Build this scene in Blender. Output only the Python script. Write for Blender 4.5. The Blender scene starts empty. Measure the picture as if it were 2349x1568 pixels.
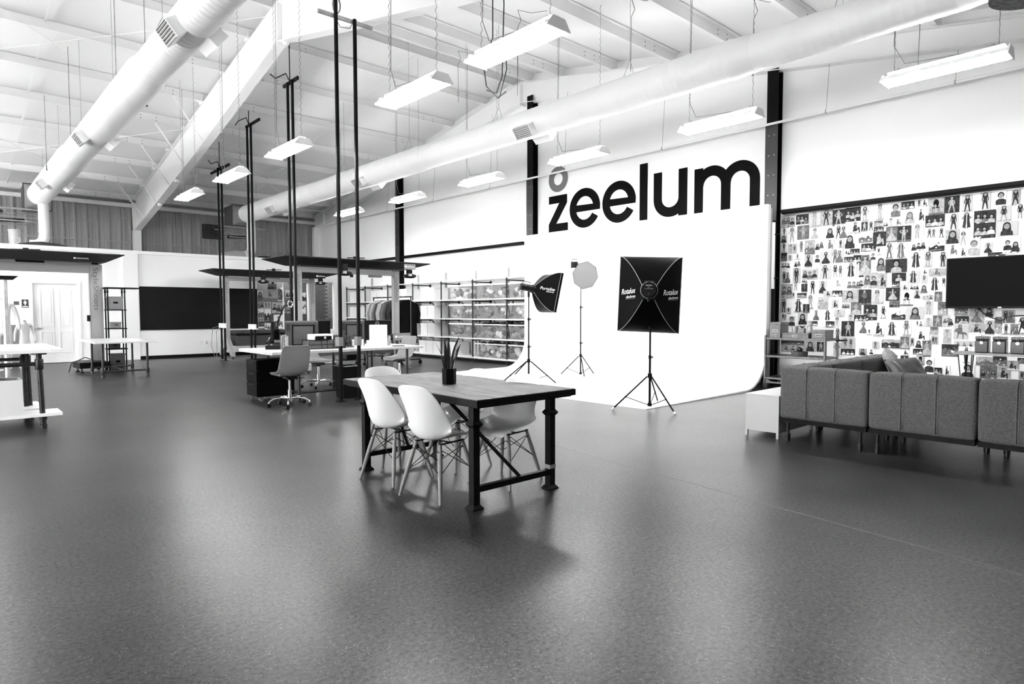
import bpy, math, random
from mathutils import Vector, Matrix
from math import pi, sin, cos, radians as R
random.seed(7)
SC = bpy.context.scene
COL = SC.collection

# ------------------------------------------------------------------ camera
cam_d = bpy.data.cameras.new('camera'); cam = bpy.data.objects.new('camera', cam_d); COL.objects.link(cam)
cam_d.sensor_width = 36.0; cam_d.sensor_fit = 'HORIZONTAL'; cam_d.lens = 1455.24 * 36.0 / 2349.0
cam_d.clip_start = 0.05; cam_d.clip_end = 200
_yaw, _pit, _rol = R(47.765), R(-2.719), R(-0.102)
_F = Vector((cos(_yaw)*cos(_pit), sin(_yaw)*cos(_pit), sin(_pit)))
_Rt = Vector((sin(_yaw), -cos(_yaw), 0)); _U = _Rt.cross(_F)
_R2 = cos(_rol)*_Rt + sin(_rol)*_U; _U2 = -sin(_rol)*_Rt + cos(_rol)*_U
_m = Matrix((( _R2.x, _U2.x, -_F.x, 0.0), (_R2.y, _U2.y, -_F.y, 0.0), (_R2.z, _U2.z, -_F.z, 1.33), (0, 0, 0, 1)))
cam.matrix_world = _m
SC.camera = cam

# ------------------------------------------------------------------ world, exposure
W = bpy.data.worlds.new('world'); SC.world = W; W.use_nodes = True
W.node_tree.nodes['Background'].inputs[0].default_value = (1, 1, 1, 1)
W.node_tree.nodes['Background'].inputs[1].default_value = 5.0      # overcast daylight through the open end of the hall
SC.view_settings.view_transform = 'Standard'; SC.view_settings.look = 'None'
SC.view_settings.exposure = 1.9; SC.view_settings.gamma = 1.0; SC.view_settings.use_curve_mapping = False
SC.cycles.max_bounces = 10; SC.cycles.diffuse_bounces = 6; SC.cycles.glossy_bounces = 4
SC.cycles.transmission_bounces = 6; SC.cycles.transparent_max_bounces = 12
SC.cycles.use_denoising = True; SC.cycles.sample_clamp_indirect = 8.0
SC.cycles.caustics_reflective = False; SC.cycles.caustics_refractive = False
LAMP = 34.0        # emission of the fluorescent tubes

# ------------------------------------------------------------------ materials
MATS = {}
def mat(name, v, rough=0.6, metal=0.0, spec=0.5, noise=None, bump=None, emit=0.0, stretch=(1, 1, 1), trans=0.0, alpha=1.0, coat=0.0):
    """v: linear grey. noise=(scale, lo, hi): mottling between two greys. bump=(scale, strength)."""
    m = bpy.data.materials.new(name); m.use_nodes = True; nt = m.node_tree; b = nt.nodes['Principled BSDF']
    b.inputs['Base Color'].default_value = (v, v, v, 1); b.inputs['Roughness'].default_value = rough
    b.inputs['Metallic'].default_value = metal; b.inputs['Specular IOR Level'].default_value = spec
    if coat: b.inputs['Coat Weight'].default_value = coat; b.inputs['Coat Roughness'].default_value = 0.08
    if trans: b.inputs['Transmission Weight'].default_value = trans; b.inputs['IOR'].default_value = 1.15
    if alpha < 1: b.inputs['Alpha'].default_value = alpha
    if emit:
        b.inputs['Emission Color'].default_value = (1, 1, 1, 1); b.inputs['Emission Strength'].default_value = emit
    if noise or bump:
        tc = nt.nodes.new('ShaderNodeTexCoord'); mp = nt.nodes.new('ShaderNodeMapping'); mp.inputs['Scale'].default_value = stretch
        nt.links.new(tc.outputs['Object'], mp.inputs['Vector'])
    if noise:
        n = nt.nodes.new('ShaderNodeTexNoise'); n.inputs['Scale'].default_value = noise[0]; n.inputs['Detail'].default_value = 6
        n.inputs['Roughness'].default_value = 0.65; nt.links.new(mp.outputs[0], n.inputs['Vector'])
        cr = nt.nodes.new('ShaderNodeValToRGB'); cr.color_ramp.elements[0].position = 0.3; cr.color_ramp.elements[1].position = 0.7
        for e, g in zip(cr.color_ramp.elements, noise[1:3]): e.color = (g, g, g, 1)
        nt.links.new(n.outputs['Fac'], cr.inputs[0]); nt.links.new(cr.outputs[0], b.inputs['Base Color'])
    if bump:
        n2 = nt.nodes.new('ShaderNodeTexNoise'); n2.inputs['Scale'].default_value = bump[0]; n2.inputs['Detail'].default_value = 4
        nt.links.new(mp.outputs[0], n2.inputs['Vector'])
        bp = nt.nodes.new('ShaderNodeBump'); bp.inputs['Strength'].default_value = bump[1]; bp.inputs['Distance'].default_value = 0.01
        nt.links.new(n2.outputs['Fac'], bp.inputs['Height']); nt.links.new(bp.outputs[0], b.inputs['Normal'])
    MATS[name] = m
    return m

def concrete():
    m = bpy.data.materials.new('polished_concrete'); m.use_nodes = True; nt = m.node_tree; b = nt.nodes['Principled BSDF']
    L = nt.links.new; N = nt.nodes.new
    tc = N('ShaderNodeTexCoord')
    big = N('ShaderNodeTexNoise'); big.inputs['Scale'].default_value = 0.8; big.inputs['Detail'].default_value = 7; big.inputs['Roughness'].default_value = 0.62
    L(tc.outputs['Object'], big.inputs['Vector'])
    r1 = N('ShaderNodeValToRGB'); r1.color_ramp.elements[0].position = 0.32; r1.color_ramp.elements[1].position = 0.72
    r1.color_ramp.elements[0].color = (0.010,)*3 + (1,); r1.color_ramp.elements[1].color = (0.034,)*3 + (1,)
    L(big.outputs['Fac'], r1.inputs[0])
    mid = N('ShaderNodeTexNoise'); mid.inputs['Scale'].default_value = 48; mid.inputs['Detail'].default_value = 8; mid.inputs['Roughness'].default_value = 0.75
    L(tc.outputs['Object'], mid.inputs['Vector'])
    r2 = N('ShaderNodeValToRGB'); r2.color_ramp.elements[0].position = 0.3; r2.color_ramp.elements[1].position = 0.7
    r2.color_ramp.elements[0].color = (0.3,)*3 + (1,); r2.color_ramp.elements[1].color = (1.9,)*3 + (1,)
    L(mid.outputs['Fac'], r2.inputs[0])
    mx = N('ShaderNodeMixRGB'); mx.blend_type = 'MULTIPLY'; mx.inputs[0].default_value = 1.0
    L(r1.outputs[0], mx.inputs[1]); L(r2.outputs[0], mx.inputs[2])
    vo = N('ShaderNodeTexVoronoi'); vo.inputs['Scale'].default_value = 85; vo.feature = 'F1'
    L(tc.outputs['Object'], vo.inputs['Vector'])
    r3 = N('ShaderNodeValToRGB'); r3.color_ramp.elements[0].position = 0.12; r3.color_ramp.elements[1].position = 0.26
    r3.color_ramp.elements[0].color = (1, 1, 1, 1); r3.color_ramp.elements[1].color = (0, 0, 0, 1)
    L(vo.outputs['Distance'], r3.inputs[0])
    sel = N('ShaderNodeTexNoise'); sel.inputs['Scale'].default_value = 17; L(tc.outputs['Object'], sel.inputs['Vector'])
    r4 = N('ShaderNodeValToRGB'); r4.color_ramp.elements[0].position = 0.46; r4.color_ramp.elements[1].position = 0.60
    r4.color_ramp.elements[0].color = (0, 0, 0, 1); r4.color_ramp.elements[1].color = (0.75, 0.75, 0.75, 1)
    L(sel.outputs['Fac'], r4.inputs[0])
    sm = N('ShaderNodeMath'); sm.operation = 'MULTIPLY'; L(r3.outputs[0], sm.inputs[0]); L(r4.outputs[0], sm.inputs[1])
    mx2 = N('ShaderNodeMixRGB'); mx2.blend_type = 'MIX'; L(sm.outputs[0], mx2.inputs[0]); L(mx.outputs[0], mx2.inputs[1])
    mx2.inputs[2].default_value = (0.22, 0.22, 0.22, 1)
    L(mx2.outputs[0], b.inputs['Base Color'])
    rr = N('ShaderNodeMapRange'); rr.inputs['To Min'].default_value = 0.25; rr.inputs['To Max'].default_value = 0.40
    L(mid.outputs['Fac'], rr.inputs['Value']); L(rr.outputs[0], b.inputs['Roughness'])
    sl = N('ShaderNodeMapRange'); sl.inputs['From Min'].default_value = 0.3; sl.inputs['From Max'].default_value = 0.7; sl.inputs['To Min'].default_value = 0.05; sl.inputs['To Max'].default_value = 0.34
    L(mid.outputs['Fac'], sl.inputs['Value']); L(sl.outputs[0], b.inputs['Specular IOR Level'])
    bp = N('ShaderNodeBump'); bp.inputs['Strength'].default_value = 0.06; bp.inputs['Distance'].default_value = 0.005
    L(mid.outputs['Fac'], bp.inputs['Height']); L(bp.outputs[0], b.inputs['Normal'])
    return m

FLOOR = concrete()
WHITE = mat('white_wall_paint', 0.82, 0.75)
CEIL = mat('white_ceiling_insulation', 0.80, 0.7, bump=(3.0, 0.25))
STEEL_W = mat('white_painted_steel', 0.80, 0.55)
BLACK = mat('black_painted_steel', 0.004, 0.5, spec=0.08)
BLACKW = mat('worn_black_steel', 0.006, 0.5, spec=0.08, noise=(14, 0.003, 0.010))
PIPE = mat('dark_gas_pipe', 0.015, 0.4, metal=0.5, noise=(20, 0.008, 0.03))
GALV = mat('galvanised_steel', 0.42, 0.4, metal=0.6, noise=(9, 0.3, 0.5))
DUCT = mat('white_duct_paint', 0.80, 0.5)
CORR = mat('grey_corrugated_metal', 0.19, 0.55, noise=(2.0, 0.26, 0.36), stretch=(2, 2, 0.08))
CHROME = mat('chrome', 0.75, 0.12, metal=1.0)
WHITEPL = mat('white_plastic', 0.70, 0.32)
GREYPL = mat('grey_plastic', 0.15, 0.45)
MIDPL = mat('mid_grey_plastic', 0.07, 0.42)
DARKPL = mat('black_plastic', 0.004, 0.4, spec=0.12)
RUBBER = mat('black_rubber', 0.015, 0.7)
GLOSSBLK = mat('glossy_black_screen', 0.003, 0.15, spec=0.15)
DENIM = mat('washed_denim', 0.10, 0.9, spec=0.1, noise=(60, 0.05, 0.125), stretch=(1, 1, 2.2), bump=(5, 0.5))
DENIMD = mat('dark_denim_seam', 0.03, 0.9, spec=0.1)
DENIML = mat('light_stitching', 0.22, 0.9, spec=0.1)
TABLEW = mat('weathered_table_wood', 0.16, 0.6, spec=0.25, noise=(4.5, 0.008, 0.15), stretch=(9, 0.9, 9), bump=(20, 0.25))
LWOOD = mat('pale_wood', 0.42, 0.5, noise=(5, 0.32, 0.5), stretch=(8, 8, 1))
LEGW = mat('beech_leg', 0.2, 0.45, noise=(8, 0.15, 0.26), stretch=(6, 6, 1))
WHITEBOARD = mat('white_laminate', 0.80, 0.3)
CHALK = mat('black_chalkboard', 0.006, 0.6, spec=0.1, noise=(2, 0.005, 0.009))
GREYWALL = mat('grey_paint', 0.19, 0.7)
TUBE = mat('fluorescent_tube', 1.0, 0.5, emit=LAMP)
GLASS = mat('window_glass', 0.3, 0.02, alpha=0.06)
TUB = mat('clear_tub_plastic', 0.5, 0.2, alpha=0.16)
TUBLID = mat('frosted_lid', 0.8, 0.35)
LEATHER = mat('grey_leather', 0.07, 0.4, noise=(6, 0.02, 0.045))
SOFTBLK = mat('black_softbox_nylon', 0.0010, 0.45, spec=0.04, bump=(9, 0.35))
SILVER = mat('silver_fabric', 0.20, 0.5)
PIPING = mat('light_grey_piping', 0.22, 0.6)
DARKLEAF = mat('dark_leaf', 0.015, 0.45, noise=(25, 0.006, 0.025), stretch=(1, 1, 4))
LEAFEDGE = mat('pale_leaf_margin', 0.12, 0.45)
STEELBOX = mat('brushed_zinc', 0.30, 0.42, metal=0.35, noise=(18, 0.07, 0.14))
BRICK = mat('painted_brick', 0.1, 0.8, noise=(14, 0.05, 0.16))
BRICKD = mat('dark_brick', 0.02, 0.8, noise=(14, 0.01, 0.03))
INSUL = mat('dark_flexible_duct', 0.02, 0.45, bump=(12, 0.5))
SHADE = [mat('print_white', 0.80, 0.45), mat('print_light', 0.32, 0.6, spec=0.2, noise=(22, 0.2, 0.46)), mat('print_grey', 0.10, 0.6, spec=0.2, noise=(26, 0.045, 0.17)), mat('print_dark', 0.02, 0.6, spec=0.08, noise=(24, 0.006, 0.05)), mat('print_black', 0.003, 0.6, spec=0.08), mat('print_skin', 0.26, 0.6, spec=0.2, noise=(40, 0.15, 0.38)), mat('print_pale', 0.46, 0.6, spec=0.2)]
CLOTHG = mat('grey_cloth', 0.12, 0.9, noise=(30, 0.08, 0.16))

# ------------------------------------------------------------------ mesh building
def frame_of(d):
    d = Vector(d).normalized(); a = Vector((0, 0, 1)) if abs(d.z) < 0.95 else Vector((1, 0, 0))
    u = d.cross(a).normalized(); return u, d.cross(u).normalized()
class MB:
    def __init__(s): s.v = []; s.f = []; s.m = []
    def add(s, vs, fs, mi=0):
        o = len(s.v); s.v += [tuple(p) for p in vs]; s.f += [tuple(i + o for i in f) for f in fs]; s.m += [mi] * len(fs); return s
    def box(s, x0, y0, z0, x1, y1, z1, mi=0):
        x0, x1 = min(x0, x1), max(x0, x1); y0, y1 = min(y0, y1), max(y0, y1); z0, z1 = min(z0, z1), max(z0, z1)
        return s.add([(x0, y0, z0), (x1, y0, z0), (x1, y1, z0), (x0, y1, z0), (x0, y0, z1), (x1, y0, z1), (x1, y1, z1), (x0, y1, z1)],
                     [(0, 3, 2, 1), (4, 5, 6, 7), (0, 1, 5, 4), (1, 2, 6, 5), (2, 3, 7, 6), (3, 0, 4, 7)], mi)
    def cyl(s, p0, p1, r0, r1=None, n=10, mi=0, caps=True, ph=0.0):
        r1 = r0 if r1 is None else r1; p0 = Vector(p0); p1 = Vector(p1); u, w = frame_of(p1 - p0)
        vs = []
        for p, r in ((p0, r0), (p1, r1)):
            for i in range(n):
                a = 2*pi*i/n + ph; vs.append(p + u*(r*cos(a)) + w*(r*sin(a)))
        fs = [(i, (i+1) % n, n + (i+1) % n, n + i) for i in range(n)]
        if caps: fs += [tuple(reversed(range(n))), tuple(range(n, 2*n))]
        return s.add(vs, fs, mi)
    def tube(s, pts, r, n=8, mi=0, caps=True):
        pts = [Vector(p) for p in pts]; k = len(pts); vs = []; pu = None
        rs = r if isinstance(r, (list, tuple)) else [r]*k
        for i, p in enumerate(pts):
            d = (pts[min(i+1, k-1)] - pts[max(i-1, 0)]).normalized()
            if pu is None: u, w = frame_of(d)
            else:
                u = pu - d*pu.dot(d); u = u.normalized() if u.length > 1e-6 else frame_of(d)[0]; w = d.cross(u)
            pu = u
            for j in range(n):
                a = 2*pi*j/n; vs.append(p + u*(rs[i]*cos(a)) + w*(rs[i]*sin(a)))
        fs = []
        for i in range(k-1):
            for j in range(n): fs.append((i*n+j, i*n+(j+1) % n, (i+1)*n+(j+1) % n, (i+1)*n+j))
        if caps: fs += [tuple(reversed(range(n))), tuple(range((k-1)*n, k*n))]
        return s.add(vs, fs, mi)
    def lathe(s, c, prof, n=16, mi=0, axis=(0, 0, 1)):
        c = Vector(c); d = Vector(axis).normalized(); u, w = frame_of(d); k = len(prof); vs = []
        for r, h in prof:
            for j in range(n):
                a = 2*pi*j/n; vs.append(c + d*h + u*(r*cos(a)) + w*(r*sin(a)))
        fs = []
        for i in range(k-1):
            for j in range(n): fs.append((i*n+j, i*n+(j+1) % n, (i+1)*n+(j+1) % n, (i+1)*n+j))
        if prof[0][0] > 1e-5: fs.append(tuple(reversed(range(n))))
        if prof[-1][0] > 1e-5: fs.append(tuple(range((k-1)*n, k*n)))
        return s.add(vs, fs, mi)
    def ball(s, c, rx, ry=None, rz=None, n=12, m=8, mi=0):
        ry = ry or rx; rz = rz or rx; vs = []; fs = []
        for i in range(m+1):
            t = pi*i/m
            for j in range(n):
                a = 2*pi*j/n; vs.append((c[0]+rx*sin(t)*cos(a), c[1]+ry*sin(t)*sin(a), c[2]+rz*cos(t)))
        for i in range(m):
            for j in range(n): fs.append((i*n+j, (i+1)*n+j, (i+1)*n+(j+1) % n, i*n+(j+1) % n))
        return s.add(vs, fs, mi)
    def prism(s, poly, d, mi=0):
        """poly: 3D points of a flat polygon; d: extrusion vector."""
        n = len(poly); d = Vector(d); vs = [Vector(p) for p in poly] + [Vector(p) + d for p in poly]
        fs = [tuple(reversed(range(n))), tuple(range(n, 2*n))] + [(i, (i+1) % n, n+(i+1) % n, n+i) for i in range(n)]
        return s.add(vs, fs, mi)
    def grid(s, P, mi=0):
        k = len(P); n = len(P[0]); vs = [p for row in P for p in row]
        fs = [(i*n+j, i*n+j+1, (i+1)*n+j+1, (i+1)*n+j) for i in range(k-1) for j in range(n-1)]
        return s.add(vs, fs, mi)
    def bar(s, p0, p1, w, h, mi=0):
        p0 = Vector(p0); p1 = Vector(p1); d = (p1-p0).normalized(); a = Vector((0, 0, 1)) if abs(d.z) < 0.9 else Vector((0, 1, 0))
        u = d.cross(a).normalized()*(w/2); v = u.cross(d).normalized()*(h/2)
        vs = [p + a_ for p in (p0, p1) for a_ in (-u-v, u-v, u+v, -u+v)]
        return s.add(vs, [(0, 1, 2, 3), (7, 6, 5, 4), (0, 4, 5, 1), (1, 5, 6, 2), (2, 6, 7, 3), (3, 7, 4, 0)], mi)
    def build(s, name, mats, parent=None, smooth=False, bevel=0.0, seg=2, fix=True, angle=35):
        me = bpy.data.meshes.new(name); me.from_pydata(s.v, [], s.f)
        mats = mats if isinstance(mats, (list, tuple)) else [mats]
        for m in mats: me.materials.append(m)
        if len(mats) > 1: me.polygons.foreach_set('material_index', s.m)
        me.update()
        if fix:
            import bmesh
            b = bmesh.new(); b.from_mesh(me); bmesh.ops.recalc_face_normals(b, faces=b.faces); b.to_mesh(me); b.free()
        o = bpy.data.objects.new(name, me); COL.objects.link(o)
        if parent: o.parent = parent
        if smooth:
            me.polygons.foreach_set('use_smooth', [True]*len(me.polygons))
            try: me.set_sharp_from_angle(angle=R(angle))
            except Exception: pass
        if bevel:
            md = o.modifiers.new('bevel', 'BEVEL'); md.width = bevel; md.segments = seg; md.limit_method = 'ANGLE'
        return o

USED = {}
def tag(o, label=None, cat=None, group=None, kind=None):
    if label: o['label'] = label
    if cat: o['category'] = cat
    if group: o['group'] = group
    if kind: o['kind'] = kind
    return o
def thing(name, label, cat, loc=(0, 0, 0), rz=0.0, group=None):
    o = bpy.data.objects.new(name, None); COL.objects.link(o); o.empty_display_size = 0.1
    o.location = loc; o.rotation_euler = (0, 0, rz); return tag(o, label, cat, group)
def struct(o): o['kind'] = 'structure'; return o
def stuff(o): o['kind'] = 'stuff'; return o
def copy_tree(o, parent=None):
    c = o.copy(); COL.objects.link(c)
    if parent: c.parent = parent
    for ch in list(o.children): copy_tree(ch, c)
    return c
def text_obj(name, body, size, m, M, parent=None, extrude=0.0006, shear=0.0, align='CENTER', width=None):
    cu = bpy.data.curves.new(name, 'FONT'); cu.body = body; cu.size = size; cu.extrude = extrude; cu.shear = shear
    cu.align_x = align; cu.align_y = 'CENTER'; cu.resolution_u = 3
    t = bpy.data.objects.new(name, cu); COL.objects.link(t)
    bpy.context.view_layer.update()
    me = bpy.data.meshes.new_from_object(t.evaluated_get(bpy.context.evaluated_depsgraph_get()))
    bpy.data.objects.remove(t); bpy.data.curves.remove(cu)
    if width:
        xs = [v.co.x for v in me.vertices]; k = width/(max(xs)-min(xs))
        for v in me.vertices: v.co.x *= k
    me.transform(M); me.materials.clear(); me.materials.append(m); me.name = name
    o = bpy.data.objects.new(name, me); COL.objects.link(o)
    if parent: o.parent = parent
    return o
def basis(o, x, y):
    """matrix that puts text written along x with its up along y at point o."""
    x = Vector(x).normalized(); y = Vector(y).normalized(); z = x.cross(y)
    return Matrix(((x.x, y.x, z.x, o[0]), (x.y, y.y, z.y, o[1]), (x.z, y.z, z.z, o[2]), (0, 0, 0, 1)))
ORD = ['first', 'second', 'third', 'fourth', 'fifth', 'sixth', 'seventh', 'eighth', 'ninth', 'tenth', 'eleventh', 'twelfth', 'thirteenth', 'fourteenth', 'fifteenth', 'sixteenth', 'seventeenth', 'eighteenth', 'nineteenth', 'twentieth']
ORD += ['twenty-' + w for w in ORD[:9]] + ['thirtieth']

# =================================================================== THE HALL
XW, YB, YF, RID = 11.30, 24.10, -0.60, 11.93
XE = -8.0                                                    # far end of the hall behind the camera, open to daylight
def roofz(y): return 7.34 - 0.1745*abs(y - RID)
fl = MB().box(XE - 2, YF, -0.15, XW + 0.2, YB + 0.1, 0.0).build('floor', FLOOR); struct(fl)
MB().box(4.0, -0.5, 0.0, 4.006, 0.9, 0.0006).bar((4.02, 0.6, 0.0), (4.53, 4.4, 0.0), 0.008, 0.002).build('floor_joint', mat('joint_filler', 0.10, 0.6), fl)
# ceiling: two insulated slopes with purlins under them
cl = MB()
for a, b in ((YF - 0.2, RID), (RID, YB + 0.3)):
    cl.add([(XE - 1, a, roofz(a)), (XW + 0.3, a, roofz(a)), (XW + 0.3, b, roofz(b)), (XE - 1, b, roofz(b)),
            (XE - 1, a, roofz(a) + 0.12), (XW + 0.3, a, roofz(a) + 0.12), (XW + 0.3, b, roofz(b) + 0.12), (XE - 1, b, roofz(b) + 0.12)],
           [(0, 3, 2, 1), (4, 5, 6, 7), (0, 1, 5, 4), (1, 2, 6, 5), (2, 3, 7, 6), (3, 0, 4, 7)])
ceil = struct(cl.build('ceiling', CEIL))
def purlin(y):
    z = roofz(y); s = 1 if y > RID else -1; k = 0.1745
    b = MB(); x0, x1 = XE, XW - 0.02
    b.box(x0, y - 0.003, z - 0.215, x1, y + 0.003, z - 0.01)
    b.add([(x0, y, z - 0.21), (x1, y, z - 0.21), (x1, y - 0.075*s, z - 0.21 + 0.075*k), (x0, y - 0.075*s, z - 0.21 + 0.075*k),
           (x0, y, z - 0.215), (x1, y, z - 0.215), (x1, y - 0.075*s, z - 0.215 + 0.075*k), (x0, y - 0.075*s, z - 0.215 + 0.075*k)],
          [(0, 3, 2, 1), (4, 5, 6, 7), (0, 1, 5, 4), (1, 2, 6, 5), (2, 3, 7, 6), (3, 0, 4, 7)])
    b.box(x0, y, z - 0.03, x1, y + 0.07*s, z - 0.022)
    return b.build('purlin', STEEL_W, ceil)
ys = [RID + 0.28, RID - 0.28] + [RID + 1.42 + 1.53*i for i in range(8)] + [RID - 1.42 - 1.53*i for i in range(8)]
for y in ys: purlin(y)
# bolt dots where the purlins lap
bd = MB()
for y in ys:
    z = roofz(y)
    for x0 in (3.9, 4.25, 5.75, 6.1, 10.2, 10.5):
        for dz in (0.07, 0.15): bd.box(x0, y - 0.006, z - dz, x0 + 0.022, y + 0.006, z - dz - 0.022)
stuff(bd.build('purlin_bolts', mat('grey_bolt', 0.2, 0.5), ceil))
# sag angle and tension rods between purlins of the far slope
def rod(p, q, r, m, name, parent=None): return MB().cyl(p, q, r, n=6).build(name, m, parent)
for x0 in (1.7, 8.2):
    b = MB()
    yy = [RID + 0.28] + [RID + 1.42 + 1.53*i for i in range(8)]
    for a, c in zip(yy[:-1], yy[1:]): b.bar((x0, a + 0.02, roofz(a) - 0.2), (x0, c - 0.02, roofz(c) - 0.06), 0.035, 0.012)
    b.build('sag_angle', STEEL_W, ceil)
for (p, q) in [((-1.2, 23.6), (4.9, 17.9)), ((4.9, 23.6), (-1.2, 17.9)), ((-1.2, 17.9), (4.9, 12.4)), ((4.9, 17.9), (-1.2, 12.4)), ((5.1, 23.6), (11.1, 17.9)), ((11.1, 23.6), (5.1, 17.9))]:
    rod((p[0], p[1], roofz(p[1]) - 0.26), (q[0], q[1], roofz(q[1]) - 0.26), 0.007, STEEL_W, 'brace_rod', ceil)
# main portal frame at X = 5
def rafter(x, fw, pts_b, name, end=True):
    b = MB()
    def top(y): return roofz(y) - 0.22
    pb = pts_b
    for (ya, za), (yb, zb) in zip(pb[:-1], pb[1:]):
        for s, t in ((ya, za), (yb, zb)): pass
        ta, tb = top(ya), top(yb); w = 0.006
        b.add([(x - w, ya, za), (x + w, ya, za), (x + w, ya, ta), (x - w, ya, ta), (x - w, yb, zb), (x + w, yb, zb), (x + w, yb, tb), (x - w, yb, tb)],
              [(0, 1, 2, 3), (7, 6, 5, 4), (0, 4, 5, 1), (1, 5, 6, 2), (2, 6, 7, 3), (3, 7, 4, 0)])
        for (z0, z1) in ((za, zb), (ta - 0.012, tb - 0.012)):
            b.add([(x - fw, ya, z0), (x + fw, ya, z0), (x + fw, ya, z0 + 0.012), (x - fw, ya, z0 + 0.012), (x - fw, yb, z1), (x + fw, yb, z1), (x + fw, yb, z1 + 0.012), (x - fw, yb, z1 + 0.012)],
                  [(0, 1, 2, 3), (7, 6, 5, 4), (0, 4, 5, 1), (1, 5, 6, 2), (2, 6, 7, 3), (3, 7, 4, 0)])
    # ridge end plates
    for y in (RID,): b.box(x - fw, y - 0.015, min(z for _, z in pb) if False else dict(pb)[RID] - 0.06, x + fw, y + 0.015, top(RID))
    return b
main_pts = [(YF + 0.1, 4.05), (1.76, 4.32), (6.64, 5.24), (9.26, 5.80), (RID, 6.40), (14.6, 5.80), (17.22, 5.24), (22.1, 4.32), (23.85, 4.0)]
fr = struct(rafter(5.0, 0.1, main_pts, 'roof_beam').build('roof_beam', STEEL_W)); fr['label'] = 'deep tapered white steel rafter frame spanning the hall'
MB().box(4.9, 23.75, 0, 5.1, 24.05, 4.03).build('column', STEEL_W, fr)
MB().bar((5.0, 23.9, 4.0), (5.0, 24.05, 4.95), 0.2, 0.02).build('knee_plate', STEEL_W, fr)
gp = [(YF + 0.1, 4.68), (RID, 6.60), (23.9, 4.62)]
gf = struct(rafter(11.2, 0.1, gp, 'gable_beam').build('roof_beam', STEEL_W)); gf['label'] = 'shallow white gable rafter along the top of the sign wall'
MB().box(11.1, 23.75, 0, 11.3, 23.95, 4.66).build('column', STEEL_W, gf)
# flange braces from the far slope purlins down to the frame
for y in (16.4, 18.0, 19.5, 21.05, 22.6):
    for sx in (-1,):
        MB().cyl((5.0 + sx*0.75, y, roofz(y) - 0.2), (5.0 + sx*0.06, y + 0.1, roofz(y) - 1.15), 0.018, n=6).build('flange_brace', STEEL_W, fr)
for y in [RID + 1.42 + 1.53*i for i in range(8)]:
    MB().box(4.85, y - 0.06, roofz(y) - 0.25, 4.9, y + 0.1, roofz(y) - 0.06).build('purlin_clip', STEEL_W, fr)
# walls
wr = MB()
wr.add([(XW, YF, 0), (XW, YB + .1, 0), (XW, YB + .1, roofz(YB)), (XW, RID, roofz(RID)), (XW, YF, roofz(YF)),
        (XW + .15, YF, 0), (XW + .15, YB + .1, 0), (XW + .15, YB + .1, roofz(YB)), (XW + .15, RID, roofz(RID)), (XW + .15, YF, roofz(YF))],
       [(0, 1, 2, 3, 4), (9, 8, 7, 6, 5), (0, 5, 6, 1), (1, 6, 7, 2), (2, 7, 8, 3), (3, 8, 9, 4), (4, 9, 5, 0)])
wall_r = struct(wr.build('wall_right', WHITE))
for y0 in (5.26, 11.47, 17.64):
    b = MB(); zt = roofz(y0 + 0.1) - 0.58
    b.box(11.12, y0, 0, 11.132, y0 + 0.2, zt).box(11.288, y0, 0, 11.3, y0 + 0.2, zt).box(11.132, y0 + 0.095, 0, 11.288, y0 + 0.105, zt)
    c = struct(b.build('column', BLACK)); c['label'] = 'black steel gable column standing against the white wall'
    MB().box(11.105, y0 - 0.01, 0, 11.12, y0 + 0.215, 4.66).build('cover_plate', mat('charcoal_steel', 0.018, 0.5), c)
    d = MB()
    for z in (3.4, 3.75, 4.1, 4.45):
        for dy in (0.05, 0.15): d.cyl((11.104, y0 + dy, z), (11.098, y0 + dy, z), 0.009, n=6)
    d.build('bolts', GALV, c)
# black rails on the wall
for i, (a, b_) in enumerate(((11.9, 17.62), (-0.55, 5.2), (17.9, 21.2))):
    o = struct(MB().box(11.2, a, 3.055, 11.3, b_, 3.125).box(11.17, a, 3.075, 11.2, b_, 3.13).build('trim_%d' % (i+1), BLACK))
    o['label'] = 'black steel rail running along the white wall'
# far eave wall in grey corrugated metal, seen above the offices
cw = MB(); P0 = []; P1 = []
x = XE
while x < XW:
    for dx, dy in ((0, 0), (0.025, -0.04), (0.07, -0.04), (0.095, 0), (0.19, 0), (0.2, -0.012), (0.215, 0)):
        P0.append((x + dx, YB + dy, 0)); P1.append((x + dx, YB + dy, 4.78))
    x += 0.305
cw.grid([P0, P1]); cw.box(XE, YB + 0.02, 0, XW, YB + 0.1, 5.3)
wall_b = struct(cw.build('wall_back', CORR, smooth=False))
MB().box(XE, YB - 0.12, 4.78, XW, YB, 4.83).box(XE, YB - 0.12, 4.83, XW, YB - 0.11, 4.9).build('eave_channel', STEEL_W, wall_b)
MB().box(XE, YB - 0.06, 3.62, XW, YB - 0.03, 3.66).build('girt', CORR, wall_b)
MB().bar((2.0, YB - 0.05, 4.0), (4.85, YB - 0.05, 4.45), 0.012, 0.03).bar((1.6, YB - 0.05, 3.8), (4.4, YB - 0.05, 3.1), 0.012, 0.02).build('wall_brace', CORR, wall_b)
struct(MB().box(XE, YF - 0.15, 0, XW, YF, roofz(YF)).build('wall_front', mat('grey_block_wall', 0.2, 0.8)))
# the unseen end of the hall: gable wall with two open overhead doors
we = MB().box(XE - 0.15, YF, 0, XE, 2.0, 5.2).box(XE - 0.15, 8.0, 0, XE, 14.0, 7.2).box(XE - 0.15, 20, 0, XE, YB, 5.2).box(XE - 0.15, 2.0, 4.3, XE, 8.0, 6.8).box(XE - 0.15, 14, 4.3, XE, 20, 6.8)
struct(we.build('wall_left', mat('off_white_panel', 0.6, 0.8)))
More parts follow.
